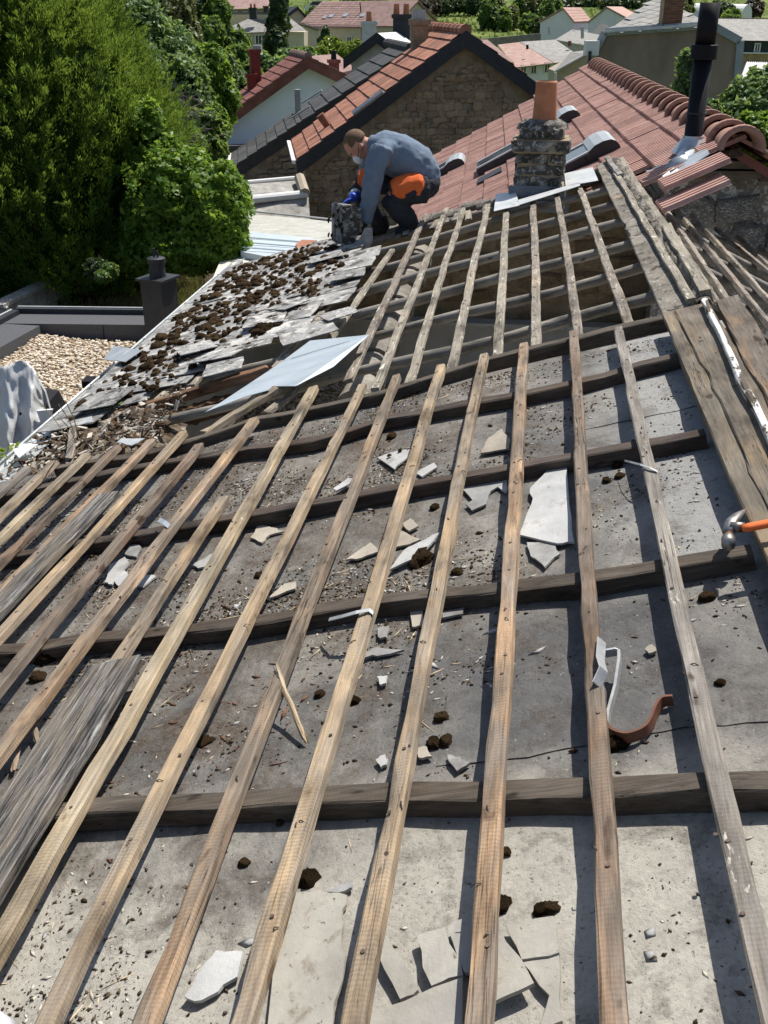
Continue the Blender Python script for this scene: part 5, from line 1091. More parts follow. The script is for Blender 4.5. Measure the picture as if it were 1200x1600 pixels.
# tarpaulin over something behind the gutter
b = MB(); nu, nv = 34, 26; top = [(-26,600),(0,573),(12,571),(30,563),(44,566),(56,580),(66,612)]; bot = [(-20,740),(5,735),(18,730),(30,720),(42,708),(48,695),(74,675)]
def lerp(L, t): k = t*(len(L)-1); i = min(int(k), len(L)-2); f = k-i; return (L[i][0]*(1-f)+L[i+1][0]*f, L[i][1]*(1-f)+L[i+1][1]*f)
for i in range(nu+1):
    for j in range(nv+1):
        t, s_ = i/nu, j/nv; a, c = lerp(top, t), lerp(bot, t); px, py = a[0]+(c[0]-a[0])*s_, a[1]+(c[1]-a[1])*s_
        Y = 6.45-.35*s_+.045*math.sin(t*13+s_*1.5)*min(1, s_*3+.2)+.05*mnoise.noise((t*5, s_*2.5, 3))+.025*mnoise.noise((t*12, s_*9, 0))
        b.v.append(tuple(at(px, py, Y)))
b.f = [(i*(nv+1)+j, i*(nv+1)+j+1, (i+1)*(nv+1)+j+1, (i+1)*(nv+1)+j) for i in range(nu) for j in range(nv)]
b.build('tarpaulin', MT['tarp'], None, smooth=True, label='crumpled grey tarpaulin hanging behind the left end of the gutter', cat='tarpaulin').modifiers.new('s', 'SOLIDIFY').thickness = .003
MB().prism([at(56,590,6.55), at(70,612,6.55), at(82,655,6.5), at(66,660,6.5)], (0,.03,0)).build('corrugated_scrap', MT['zinc_dull'], None, label='bent pale sheet scrap beside the tarpaulin', cat='metal offcut')
MB().prism([at(30,645,6.3), at(58,650,6.3), at(70,672,6.3), at(66,690,6.3), at(38,690,6.3)], (0,.5,0)).build('opening_shade', MT['black'], None, label='black open box half hidden under the tarpaulin', cat='box')  # shade of the opening beside the tarpaulin, put in as a black block
MB().prism([at(57,642,6.2), at(82,640,6.2), at(78,662,6.2), at(66,668,6.2)], (0,.02,0)).build('white_offcut', MT['fascia'], None, label='white sheet scrap between the black box and the gravel', cat='metal offcut')
MB().box((0,0,0), (.07,.12,.05), T(at(139,597,6.9))).build('gutter_outlet', MT['black'], None, label='small black outlet box on the gravel beside the gutter', cat='outlet')
# ================================================================== HOUSES
class GP:                           # a vertical gable plane through a peak
    def __init__(s, px, py, Y, az):
        s.p = at(px, py, Y); a = R(az); s.d = Vector((math.sin(a), math.cos(a), 0)); s.g = Vector((math.cos(a), -math.sin(a), 0))
    def hit(s, px, py):
        r = ray(px, py); t = s.p.dot(s.d)/r.dot(s.d); q = r*t-s.p; return (q.dot(s.g), q.z)
    def P(s, g, z, u=0): return s.p+s.g*g+s.d*u+Vector((0,0,z))
def gable_house(name, label, H, el, er, L, zb, wall, roofm, ov=.25, th=.14, fascia=None, cat='house', group=None, wallR=None, tiles=None, back=True, ws=.2):
    (gl, zl), (gr, zr) = el, er; o = empty(name, H.P(0, zb-H.p.z, L/2), label, cat, group); hz = zb-H.p.z
    kl, kr = zl/gl, zr/gr; wl, wr = gl+ws, gr-ws
    MB().prism([H.P(wl, hz), H.P(wr, hz), H.P(wr, kr*wr-.06), H.P(0, -.06), H.P(wl, kl*wl-.06)], H.d*L).build('wall', MT[wall], o)
    for (g, z) in ((gl, zl), (gr, zr)):
        up = Vector((0,0,th)); MB().prism([H.P(0, 0, -ov), H.P(g, z, -ov), H.P(g, z, -ov)+up, H.P(0, 0, -ov)+up], H.d*(L+2*ov)).build('roof', MT[roofm], o)
        if fascia: MB().prism([H.P(0, th+.02, -ov-.02), H.P(g, z+th+.02, -ov-.02), H.P(g, z-.20, -ov-.02), H.P(0, -.20, -ov-.02)], H.d*-.03).build('verge_board', MT[fascia], o)
    return o
def slope_frame(H, e, th, ov, left=True):
    g, z = e; x = H.d; dn = (H.P(g, z)-H.P(0, 0)).normalized(); nn = x.cross(dn); nn = nn if nn.z > 0 else -nn
    m = Matrix.Identity(4)
    for i, v in enumerate((x if left else -x, dn, (x if left else -x).cross(dn))): m.col[i][:3] = v
    m.col[3][:3] = H.P(0, 0, -ov)+Vector((0,0,th)); return m, math.hypot(g, z)
def slab_mesh(a, b_, mat, th=.03, lift=.03):
    n = 6; b = MB(); vs = []
    for y, z in ((-.04, .0), (b_*.5, lift*.6), (b_, lift), (b_, lift-th-.02)):
        for i in range(n+1): vs.append((a*i/n+(.01 if i == 0 else -.01 if i == n else 0), y, z+.004*(i % 2)))
    return b.add(vs, [(j*(n+1)+i, j*(n+1)+i+1, (j+1)*(n+1)+i+1, (j+1)*(n+1)+i) for j in range(3) for i in range(n)]).mesh('tile', MT[mat])
def lay(o, M, Lx, Ly, tx, ty, mat, jit=.012, name='tile', limit=290):
    me = slab_mesh(tx*1.0, ty*1.0, mat); c = 0; r = 0; y = 0
    while y < Ly-.02:
        x = 0
        while x < Lx-.02 and c < limit:
            k = min(1, (Lx-x)/tx); inst(name, me, o, M @ T((x, y, .004+rng.uniform(0, jit*.6))) @ Matrix.Rotation(rng.gauss(0, jit*.4), 4, 'Z') @ Matrix.Diagonal((k, min(1, (Ly-y)/ty+.05), 1, 1))); x += tx; c += 1
        y += ty
def window(o, c, nrm, w_, h_, shutters=False, arch=None):
    nrm = Vector(nrm).normalized(); X = Vector((-nrm.y, nrm.x, 0)).normalized(); M = frame(Vector(c), X, nrm); M2 = M
    f = MB()
    for (x, y, dx, dy) in ((0, h_/2, w_+.1, .08), (0, -h_/2, w_+.1, .08), (-w_/2, 0, .08, h_), (w_/2, 0, .08, h_), (0, 0, .05, h_)): f.box((x, y, .03), (dx, dy, .07))
    fo = f.build('window', MT['frame'], o, M); MB().box((0,0,.012), (w_, h_, .02)).build('pane', MT['glass'], fo, M)
def chimney_part(o, c, wx, wy, h, mat, az=0, pots=1, name='chimney', potm='pot'):
    M = T(c) @ Matrix.Rotation(-R(az), 4, 'Z'); ch = MB().box((0,0,h/2), (wx,wy,h)).box((0,0,h-.06), (wx+.1,wy+.1,.12)).build(name, MT[mat], o, M)
    for i in range(pots): MB().tube([(0,0,0), (0,0,.3)], [.11,.09], 10).build('chimney_pot', MT[potm], ch, M @ T(((i-(pots-1)/2)*.32, 0, h)))
# --- stone gable with old orange tiles
H = GP(725,57,24,-6.5); el, er = H.hit(463,258), H.hit(1000,260); L1 = 3.4
sh = gable_house('stone_gable_house', 'rubble stone gable house with an old orange tiled roof, behind the worker', H, el, er, L1, -7.5, 'mortar', 'bar', ov=.2, th=.10, fascia='anthracite')
M, Ly = slope_frame(H, el, .11, .2); lay(sh, M, L1+.35, Ly+.1, .46, .34, 'oldtile')
M, Ly = slope_frame(H, er, .11, .2, False); M = M @ T((-(L1+.35), 0, 0)); lay(sh, M, L1+.35, 1.6, .62, .42, 'oldtile')
b = MB(); Mr2 = Matrix.Identity(4)
for i in range(11): MB().tube([H.P(0, .12, -.2+.5*i), H.P(0, .12, .31+.5*i)], [.13,.115], 10).build('ridge_tile', MT['oldtile'], sh)
Mst = frame(H.P(0,0,-.03), H.g, -H.d); k1, k2 = el[1]/el[0], er[1]/er[0]
stones(sh, Mst, [(el[0]+.22, -4.6), (er[0]-.22, -4.6), (er[0]-.22, k2*(er[0]-.2)-.32), (0, -.38), (el[0]+.22, k1*(el[0]+.2)-.3)], .115, (.10,.30), 'stone', .05, 290, drop=.1, gap=-.006)
MB().prism([H.P(el[0]-.02, el[1]+.05, -.22), H.P(el[0]-.02, el[1]+.13, -.22), H.P(el[0]-.1, el[1]+.13, -.22), H.P(el[0]-.1, el[1]+.05, -.22)], H.d*(L1+.4)).build('gutter', MT['fascia'], sh)
p = at(655,74,27.0); chimney_part(sh, p+Vector((0,0,-2.6)), .38, .38, at(655,30,27.0).z-p.z+2.6, 'mortar', -6, 0); MB().box((0,0,0), (.3,.3,.25), T(at(655,24,27.0))).build('chimney_cowl', MT['galv'], sh)
M, Ly = slope_frame(H, el, .13, .2)
def onslope(px, py):
    q = ray(px, py); nn = M.col[2].xyz; t = M.translation.dot(nn)/q.dot(nn); return M.inverted() @ (q*t)
for (px, py) in ((512,197),):
    q = onslope(px, py); MB().tube([(q.x,q.y,0), (q.x,q.y,.3)], [.09,.1], 10).build('vent_tile', MT['oldtile'], sh, M)
q0, q1 = onslope(554,182), onslope(601,147); MB().tube([q0+Vector((0,0,.07)), q1+Vector((0,0,.07))], .05, 4).build('snow_bar', MT['zinc_dull'], sh, M)
# --- black slabbed roof house
H = GP(640,84,29.5,-7); el, er = H.hit(362,270), H.hit(800,220); r2 = ray(582,78); L2 = max(1.2, min(4.6, (r2*((H.p.z)/r2.z)-H.p).dot(H.d))) if r2.z < 0 else 2.2; print('L2', L2)
bh = gable_house('black_roof_house', 'house with a long charcoal slab roof and a grey rubble gable', H, el, er, L2, -8, 'greystone', 'darkslate', ov=.2, th=.12, fascia='anthracite')
M, Ly = slope_frame(H, el, .125, .2); lay(bh, M, L2+.4, Ly*.62, .62, .42, 'darkslate'); lay(bh, M @ T((0, Ly*.62, 0)), L2+.4, Ly*.38, .9, .32, 'darkslate', name='slab')
for i in range(9): MB().tube([H.P(0, .13, -.2+.55*i), H.P(0, .13, .36+.55*i)], [.14,.13], 10).build('ridge_tile', MT['darkslate'], bh)
Mst = frame(H.P(0,0,-.03), H.g, -H.d); k1 = el[1]/el[0]
stones(bh, Mst, [(el[0]+.25, -5.2), (-1.5, -5.2), (-1.5, k1*1.5*-1-.35), (el[0]+.25, k1*(el[0]+.25)-.35)], .17, (.2,.5), 'greystone', .08, 160)
MB().prism([H.P(el[0]-.02, el[1]+.02, -.25), H.P(el[0]-.02, el[1]+.13, -.25), H.P(el[0]-.12, el[1]+.13, -.25), H.P(el[0]-.12, el[1]+.02, -.25)], H.d*(L2+.5)).build('gutter', MT['fascia'], bh)
q0, q1 = onslope(462,172), onslope(505,145); MB().tube([q0+Vector((0,0,.08)), q1+Vector((0,0,.08))], .03, 5).build('snow_bar', MT['zinc_dull'], bh, M)
q0, q1 = onslope(458,188), onslope(487,170); MB().tube([q0+Vector((0,0,.08)), q1+Vector((0,0,.08))], .03, 5).build('snow_bar', MT['zinc_dull'], bh, M)
sp = at(466,172,31.5); MB().tube([sp+Vector((0,0,-1)), sp+Vector((0,0,.55))], .09, 12).build('steel_stack', MT['galv'], bh)
# small grey gable with sheet roof behind the black roof
H = GP(592,57,35,20); el, er = H.hit(540,97), H.hit(640,92)
gable_house('small_zinc_house', 'small grey gable with a shiny zinc roof behind the charcoal roof', H, el, er, 1.6, -8, 'plaster', 'zinc_dull', ov=.15, th=.1, fascia='anthracite')
o = bpy.data.objects['small_zinc_house']; chimney_part(o, at(627,75,37), .55, .5, 1.0, 'anthracite', 0, 2); chimney_part(o, at(577,72,40), .5, .5, .8, 'zinc_dull', 0, 1)
# --- white clad gable with maroon roof and red chimneys
H = GP(479,97,40,-14); el, er = H.hit(318,214), H.hit(572,141)
wh = gable_house('white_gable_house', 'smooth white gable house with a maroon roof and a tall red chimney', H, el, er, 2.6, -8.5, 'bluewhite', 'maroontile', ov=.35, th=.18, fascia='maroontile', ws=.35)
M, Ly = slope_frame(H, el, .19, .35); lay(wh, M, 3.3, Ly, .45, .38, 'maroontile', limit=250)
M, Ly = slope_frame(H, er, .19, .35, False); M = M @ T((-3.3, 0, 0)); lay(wh, M, 3.3, Ly*.6, .5, .4, 'rosetile', limit=60)
MB().prism([at(479,88,43), at(526,84,45), at(556,108,43.5), at(515,118,42)], (0,0,-.15)).build('rear_roof', MT['rosetile'], wh)
for i in range(6): MB().tube([H.P(0, .2, -.35+.55*i), H.P(0, .2, .22+.55*i)], [.15,.13], 10).build('ridge_tile', MT['rosetile'], wh)
pc = at(401,150,41.5); chimney_part(wh, pc+Vector((0,0,-.9)), .36, .4, at(401,77,41.5).z-pc.z+.9, 'redpaint', -14, 0); MB().box((0,0,0), (.3,.3,.14), T(at(402,74,41.5))).build('chimney_cowl', MT['galv'], wh)
pc = at(394,150,41.0); chimney_part(wh, pc+Vector((0,0,-.6)), .3, .34, at(394,115,41.0).z-pc.z+.6, 'redpaint', -14, 0)
pc = at(522,118,42); chimney_part(wh, pc+Vector((0,0,-.6)), .34, .34, at(522,93,42).z-pc.z+.6, 'maroontile', -14, 1, potm='black')
zz = H.hit(345,228)[1]
MB().box((0,0,0), (3.4,.5,.25), T(at(375,232,38.5)) @ Matrix.Rotation(R(14), 4, 'Z')).build('lean_to_roof', MT['darkslate'], wh)
MB().box((0,0,0), (3.2,.3,2.2), T(at(375,232,38.9)+Vector((0,0,-1.1))) @ Matrix.Rotation(R(14), 4, 'Z')).build('lean_to_wall', MT['plaster'], wh)
MB().box((0,0,0), (1.6,.8,.5), T(at(366,262,34))).build('garden_table', MT['fascia'], None, label='white garden table between the bush and the charcoal roof', cat='table')
# low annexes in front of the stone houses
an = empty('low_annex', at(420,320,20)+Vector((0,0,-2)), 'low concrete annex roofs stepping down behind the worker', 'annex')
def slab(nm, px, Yz, mat, th=.12, par=an): return MB().prism([atz(p[0], p[1], p[2]) for p in px], (0,0,-th)).build(nm, MT[mat], par)
z1, z2, z3 = -3.2, -3.55, -3.75
MB().prism([at(366,288,22.5), at(472,279,23.3), at(478,303,22.6), at(372,312,21.8)], (0,.1,-.15)).build('annex_roof', MT['concrete'], an)
MB().tube([at(364,287,22.5), at(474,277,23.3)], .045, 8).build('roof_trim', MT['fascia'], an)
MB().tube([at(380,313,21.7), at(479,303,22.5)], .085, 10).build('white_gutter', MT['fascia'], an)
MB().prism([at(370,313,21.9), at(481,303,22.6), at(484,345,22.0), at(372,345,21.2)], (0,.15,0)).build('annex_wall', MT['concrete'], an)
MB().tube([at(468,278,23.0), at(476,302,22.4)], .12, 8).build('down_pipe', MT['beige'], an)
zr = -3.6
MB().prism([atz(376,333,zr), atz(560,349,zr), atz(560,392,zr-.1), atz(376,362,zr-.1)], (0,0,-.1)).build('pale_roof', MT['palesheet'], an)
MB().tube([atz(385,329,zr+.03), atz(520,343,zr+.03)], .02, 6).build('roof_edge', MT['zinc_dull'], an)
MB().prism([atz(376,361,zr+.05), atz(480,371,zr+.05), atz(545,385,zr+.05), atz(520,420,zr), atz(376,393,zr)], (0,0,-.1)).build('blue_roof', MT['bluesheet'], an)
for k in range(3): MB().tube([atz(376,370+8*k,zr+.055), atz(500,380+8*k,zr+.055)], .012, 5).build('sheet_seam', MT['bluesheet'], an)
MB().prism([atz(350,394,zr-.1), atz(530,410,zr-.1), atz(500,470,zr-.15), atz(330,440,zr-.15)], (0,0,-.1)).build('cream_roof', MT['creamsheet'], an)
MB().prism([atz(462,384,zr+.06), atz(472,377,zr+.06), atz(495,378,zr+.06), atz(498,385,zr+.06), atz(465,391,zr+.06)], (0,0,.03)).build('orange_tile', MT['oldtile'], None, label='orange tile scrap lying on the pale blue roof', cat='tile')
MB().prism([atz(340,392,-4.8), atz(620,392,-4.8), atz(620,300,-4.8), atz(340,300,-4.8)], (0,0,-.1)).build('yard', MT['concrete'], None, kind='structure')
# --- mansard gable
Y = 42; mg = empty('mansard_house', at(1040,240,Y)+Vector((0,4,-6)), 'big grey brown stucco gable with a hipped slate roof and brick chimney', 'house')
H = GP(1040,55,Y,13)
def hp2(px, py, u=0): g, z = H.hit(px, py); return H.P(g, z, u)
dl = H.d*9
MB().prism([hp2(905,330), hp2(922,102), hp2(948,52), hp2(1112,41), hp2(1154,66), hp2(1148,330)][::-1], dl).build('wall', MT['stucco'], mg)
for a, b_ in (((918,104),(945,50)), ((945,50),(1112,39)), ((1112,39),(1157,64)), ((1157,64),(1152,122))):
    P0, P1 = hp2(*a, -.12), hp2(*b_, -.12); v = (P1-P0).normalized(); sdv = H.d.cross(v).normalized()*.13; MB().prism([P0-sdv, P1-sdv, P1+sdv, P0+sdv], H.d*.2).build('verge_trim', mk('blue_grey_trim', [(.25,.29,.32), (.33,.37,.4)], 3, bump=.1, vary=0) if 'blue_grey_trim' not in bpy.data.materials else bpy.data.materials['blue_grey_trim'], mg)
e0, e1 = hp2(944,51,-.1), hp2(1114,40,-.1); ap = at(1040,-12,Y+5); mid = (e0+e1)/2
ap = Vector((mid.x, mid.y, 0))+H.d*4.0; ap.z = ray(1028,-6).z/ray(1028,-6).y*ap.y; ap.x = ray(1028,-6).x/ray(1028,-6).y*ap.y
apb = ap+H.d*6; lb_, rb_ = hp2(920,100,9.2), hp2(1156,63,9.2)
rm = MB(); e0b, e1b = e0+H.d*9.2, e1+H.d*9.2; lo, ro = hp2(918,103,-.1), hp2(1157,64,-.1)
rm.add([tuple(v) for v in (e0, e1, ap, apb, e0b, e1b, lo, ro, lo+H.d*9.2, ro+H.d*9.2)], [(0,1,2), (0,2,3,4), (1,5,3,2), (0,4,8,6), (1,7,9,5)]).build('roof', MT['greytile'], mg)
# diamond slates on the hip face
c0, X_, Yv = e0, (e1-e0), None; Lx = X_.length; X_.normalize(); Nh = (e1-e0).cross(ap-e0).normalized(); Nh = Nh if Nh.y < 0 else -Nh; Yv = Nh.cross(X_); Yv = Yv if Yv.z > 0 else -Yv
Mh = frame(e0, X_, Nh); apl = Mh.inverted() @ ap
tri = [(0,0), (Lx,0), (apl.x, apl.y)]; dm = .27
dmesh = MB().prism([(-dm*1.15,0,0), (0,-dm,0), (dm*1.15,0,0), (0,dm,0)], (0,0,.03)).mesh('diamond_slate', mk('diamond_slate', [(.2,.195,.185), (.3,.295,.28), (.36,.355,.34)], 3, bump=.3, vary=.12))
r_ = 0; y = 0
while y < apl.y:
    x = (dm*1.22 if r_ % 2 else 0)
    while x < Lx:
        if inside((x, y+.02), tri) and inside((x, max(.02, y-dm*.6)), tri) and inside((x-dm*.5, y+.02), tri) and inside((x+dm*.5, y+.02), tri): inst('diamond_slate', dmesh, mg, Mh @ T((x, y, .01+rng.uniform(0, .01))))
        x += dm*2.44
    y += dm*1.06; r_ += 1
MB().prism([e0-H.d*.02, e1-H.d*.02, e1-H.d*.02+Vector((0,0,.1)), e0-H.d*.02+Vector((0,0,.1))], H.d*-.12).build('gutter', MT['zinc_dull'], mg)
pc = hp2(1046,46,.25); chm = MB().box((0,0,1.2), (.72,.6,2.4)).build('chimney', MT['mortar'], mg, T(pc))
bm_ = MB().box((0,0,0), (.23,.02,.065)).mesh('brick', MT['brick'])
for r2 in range(26):
    for c2 in range(3): inst('brick', bm_, chm, T(pc+Vector((-.24+.24*c2+(.06 if r2 % 2 else -.02)*0, -.305, .05+.08*r2))))
MB().box((0,0,0), (.5,.5,.5), T(at(924,75,Y+.3))).build('roof_box', MT['fascia'], mg); MB().tube([at(922,80,Y), at(921,106,Y)], .06, 8).build('down_pipe', MT['anthracite'], mg)
# --- long house right with grey roof and ochre brick
Y = 70; rh = empty('long_grey_house', at(1180,130,Y)+Vector((0,3,-6)), 'long grey roofed house with ochre brick below, at the right edge', 'house')
def quad(nm, px, Yd, mat, par, push=.3): return MB().prism([at(p[0], p[1], Yd+(p[2] if len(p) > 2 else 0)) for p in px], (0, push, 0)).build(nm, MT[mat], par)
quad('roof', [(1100,62), (1210,64), (1210,30,6), (1112,29,6)], Y, 'greytile', rh); quad('upper_wall', [(1100,62), (1210,64), (1210,84), (1100,82)], Y+.3, 'anthracite', rh); quad('brick_band', [(1120,82), (1210,83), (1210,135), (1120,135)], Y+.35, 'stone', rh)
quad('ledge', [(1120,81), (1210,82.5), (1210,84.5), (1120,83)], Y+.1, 'fascia', rh, .2)
window(rh, at(1183,75,Y+.25), (0,-1,0), .32, .5); 
for px in (1170,1184): MB().tube([at(px-4,100,Y+.2), at(px,97,Y+.2), at(px+4,100,Y+.2)], .08, 6).build('arch', MT['brick'], rh)
quad('ridge_tiles', [(1112,30,6), (1210,30.5,6), (1210,28.5,6), (1112,28,6)], Y, 'rosetile', rh, .3)
sd_ = empty('corrugated_shed', at(1185,120,55)+Vector((0,0,-3)), 'white corrugated shed roof below the ochre brick', 'shed')
P4 = [at(1157,122,54), at(1205,124,54), at(1205,99,58), at(1166,98,58)]; MB().prism(P4, (0,0,-.1)).build('roof', MT['palesheet'], sd_)
for k in range(12): MB().tube([P4[0].lerp(P4[1], (k+.5)/12)+Vector((0,0,.02)), P4[3].lerp(P4[2], (k+.5)/12)+Vector((0,0,.02))], .05, 4).build('rib', MT['fascia'], sd_)
quad('wall', [(1157,123), (1205,125), (1205,175), (1157,172)], 54.3, 'brownwall', sd_)
# polytunnel, white car, far odds
p = at(1150,14,150); pt = empty('polytunnel', p, 'white polytunnel on the hillside at the top right', 'polytunnel'); dr = Vector((-.75,.65,.02)).normalized(); px_ = Vector((dr.y,-dr.x,0)); b = MB(); q0 = at(1168,16,150)
vs = []
for k in range(2):
    for i in range(13): a = math.pi*i/12; vs.append(tuple(q0+dr*(k*14)+px_*math.cos(a)*1.7+Vector((0,0,math.sin(a)*1.7-1))))
b.add(vs, [(i, i+1, 14+i, 13+i) for i in range(12)]+[tuple(range(13))]).build('cover', MT['fascia'], pt)
for k in range(1, 7): MB().tube([q0+dr*(k*2)+px_*math.cos(math.pi*i/12)*1.73+Vector((0,0,math.sin(math.pi*i/12)*1.73-1)) for i in range(13)], .04, 4).build('hoop', MT['galv'], pt)
# --- cream houses left of centre
def far_house(name, label, pk, Y, az, el, er, L, zb, wall, roofm, **k):
    H = GP(*pk, Y, az); return gable_house(name, label, H, H.hit(*el), H.hit(*er), L, zb, wall, roofm, **k), H
def wallwin(o, H, g, z, w_, h_, side=None):   # window on the gable, or on the left long wall
    window(o, H.P(g, z, -.03) if side is None else H.P(side[0], z, g), -H.d if side is None else -H.g, w_, h_)
o, H = far_house('cream_house', 'cream house with a rose roof and four roof windows', (598,5), 110, -62, (561,44), (640,40), 6.6, -7, 'cream', 'rosetile', th=.15, ws=.3)
g, z = H.hit(561,44); M, Ly = slope_frame(H, (g, z), .16, .25); lay(o, M, 7, Ly, .5, .38, 'rosetile', limit=180)
for px, py in ((508,28),(518,26),(540,25),(567,25)):
    q = onslope(px, py); MB().box((q.x, q.y, .05), (.45,.6,.12)).build('roof_window', MT['skyglass'] if px != 508 else MT['greytile'], o, M)
for gg, zz_, a, c in ((1.2,-3.4,.5,1.1), (3.6,-3.3,.7,1.1), (4.6,-3.3,.5,1.1)): wallwin(o, H, gg, zz_, a, c, (g+.27,))
q = onslope(564,20); MB().tube([(q.x,q.y,0), (q.x,q.y-.2,.9)], .06, 6).build('vent_pipe', MT['black'], o, M)
o, H = far_house('pale_gable_house', 'pale cream gable house with a rose roof beside the meadow', (651,3), 106, -48, (613,43), (690,43), 6.0, -7.2, 'cream', 'rosetile', th=.13, ws=.25)
wallwin(o, H, .2, -.95, .5, .45); wallwin(o, H, -1.0, -2.6, .5, 1.1); wallwin(o, H, -1.0, -4.3, .5, 1.2); wallwin(o, H, 1.0, -2.6, .5, 1.0)
o, H = far_house('grey_hipped_house', 'pale house with a grey tiled roof behind the spruce', (418,22), 100, -50, (424,50), (500,48), 5.5, -7.5, 'cream', 'greytile', th=.13)
o2 = empty('grey_roofed_house', at(420,90,98), 'pale grey walled house with blue shutters and grey tiles, left of the spruce', 'house')
quad('wall', [(338,52), (475,50), (475,110), (338,110)], 98, 'cream', o2, 5); quad('roof', [(334,53,-.3), (412,50,-.3), (424,22,4), (400,24,4)], 98, 'greytile', o2); quad('roof', [(413,50,-.3), (478,48,-.3), (445,22,4), (425,21,4)], 98, 'greytile', o2)
MB().tube([at(418,49,97.6), at(425,21,101.8), at(445,23,101.8)], .12, 6).build('hip_trim', MT['fascia'], o2)
for px in (404,388,425): window(o2, at(px,62,97.95), (0,-1,0), .55, .75)
chimney_part(o2, at(396,30,99), .6, .6, .9, 'anthracite', 0, 2); chimney_part(o2, at(416,25,101), .4, .4, .8, 'anthracite', 0, 0)
o3 = empty('brown_house', at(400,40,118), 'brown rendered house with a brown roof at the top left', 'house')
quad('wall', [(355,15), (450,12), (450,60), (355,60)], 118, 'brownwall', o3, 5); quad('roof', [(350,15,-.4), (432,11,-.4), (420,-14,5), (362,-12,5)], 118, 'rosetile', o3); quad('roof', [(432,11.5,-.4), (452,12,-.4), (432,-12,5), (421,-14,5)], 118, 'greytile', o3)
for px in (368,383): window(o3, at(px,23,117.9), (0,-1,0), .4, .6)
o, H = far_house('cream_gable_house', 'little cream gable with a dark verge between the spruce and rose roof', (464,12), 112, -20, (440,30), (484,34), 5, -7, 'cream', 'anthracite', th=.1, fascia='anthracite')
o, H = far_house('far_grey_house', 'grey house glimpsed at the top left between trees', (212,-6), 120, 20, (190,14), (250,12), 6, -8, 'plaster', 'greytile', th=.12)
# --- white houses in the middle distance, right of centre
o, H = far_house('white_twin_house', 'white gable house with a salmon roof, left of the pair', (880,14), 125, 22, (843,35), (898,36), 9, -8, 'white', 'salmontile', th=.12, ws=.1)
MB().tube([at(858,54,123), at(858,42,123)], .12, 8).build('flue', MT['galv'], o)
g, z = H.hit(898,36); M, Ly = slope_frame(H, (g, z), .13, .25, False); M = M @ T((-9.4, 0, 0)); lay(o, M, 9.4, Ly, .6, .4, 'salmontile', limit=120)
o, H = far_house('white_twin_house', 'white gable house with a salmon roof, right of the pair', (948,12), 122, 22, (918,36), (1000,40), 9, -8, 'white', 'salmontile', th=.12, ws=.1)
o4 = empty('salmon_roof_house', at(820,110,85)+Vector((0,0,-2)), 'white house with small dark windows under a salmon and grey roof', 'house')
quad('wall', [(800,104), (884,97), (884,160), (800,160)], 85, 'white', o4, 6)
quad('roof', [(806,105,-.4), (866,99,-.4), (812,66,7), (778,70,7)], 85, 'salmontile', o4); quad('roof', [(866.5,98.5,-.4), (912,92,-.4), (868,62,7), (812.5,65.5,7)], 85, 'greytile', o4)
quad('roof_edge', [(806,105,-.5), (912,93,-.5), (912,95,-.5), (806,107,-.5)], 85, 'brownwall', o4, .2)
for px, py in ((818,110),(834,108),(855,106)): window(o4, at(px,py,84.95), (0,-1,0), .42, .68)
quad('side_wall', [(800,106), (772,88,7), (772,140,7), (800,150)], 85, 'beige', o4, .2)
MB().tube([at(824,77,87), at(824,70,87)], .1, 6).build('vent_pipe', MT['black'], o4); MB().tube([at(890,72,88), at(890,64,88)], .14, 6).build('vent_pipe', MT['brick'], o4)
o5 = empty('weathered_roof_shed', at(770,85,75), 'shed with a faded brown roof just right of the stone gable peak', 'shed')
quad('roof', [(766,100,-.3), (803,96,-.3), (762,62,6), (740,62,6)], 76, 'rosetile', o5); quad('wall', [(770,99), (803,97), (803,140), (770,140)], 76, 'beige', o5, 3)
o6 = empty('cream_annex', at(890,120,60), 'cream walled annex with a grey sloping roof beside the mansard gable', 'annex')
quad('wall', [(870,112), (920,85), (922,160), (870,160)], 56, 'beige', o6, 3); quad('roof', [(866,112,-.3), (917,84,-.3), (921,78,4), (893,82,4)], 56, 'greytile', o6); quad('gutter', [(866,111,-.4), (917,83,-.4), (917,86,-.4), (866,114,-.4)], 56, 'zinc_dull', o6, .15)
MB().tube([at(868,113,55.5), at(869,145,55.5)], .07, 8).build('down_pipe', MT['zinc_dull'], o6)
o7 = empty('grey_workshop', at(900,70,95), 'low grey roofed workshop between the white houses and the annex', 'workshop')
quad('roof', [(868,62,-.3), (925,72,-.3), (940,55,8), (895,46,8)], 95, 'greytile', o7); quad('wall', [(868,63), (925,73), (925,110), (868,110)], 95, 'plaster', o7, 4); quad('roof_trim', [(895,47,7), (925,58,7), (925,60,7), (895,49,7)], 95, 'fascia', o7, .2)
MB().tube([at(910,60,95), at(910,42,95)], .14, 8).build('flue', MT['galv'], o7)
o8 = empty('dark_roof_house', at(945,50,105), 'small dark roofed outbuilding before the right white gable', 'outbuilding'); quad('roof', [(922,56,-.3), (962,58,-.3), (950,40,5), (938,36,5)], 105, 'darkslate', o8); quad('wall', [(925,57), (960,58), (960,80), (925,80)], 105, 'plaster', o8, 3)
mwl = empty('meadow_wall', at(790,70,118), 'low stone field wall at the foot of the meadow', 'wall'); quad('masonry', [(740,62), (845,52,6), (845,64,6), (740,78)], 117, 'greystone', mwl, .4)
cr = empty('parked_car', at(500,9,150), 'small white car parked on the hill behind the cream houses', 'car')
pc = at(499,10,150); b = MB().prism([pc+Vector((x, 0, z)) for x, z in ((-1.9,-.5),(1.9,-.5),(1.9,.1),(1.2,.15),(.6,.65),(-.9,.65),(-1.6,.15),(-1.9,.1))], (0,1.6,0)); b.build('body', MT['fascia'], cr)
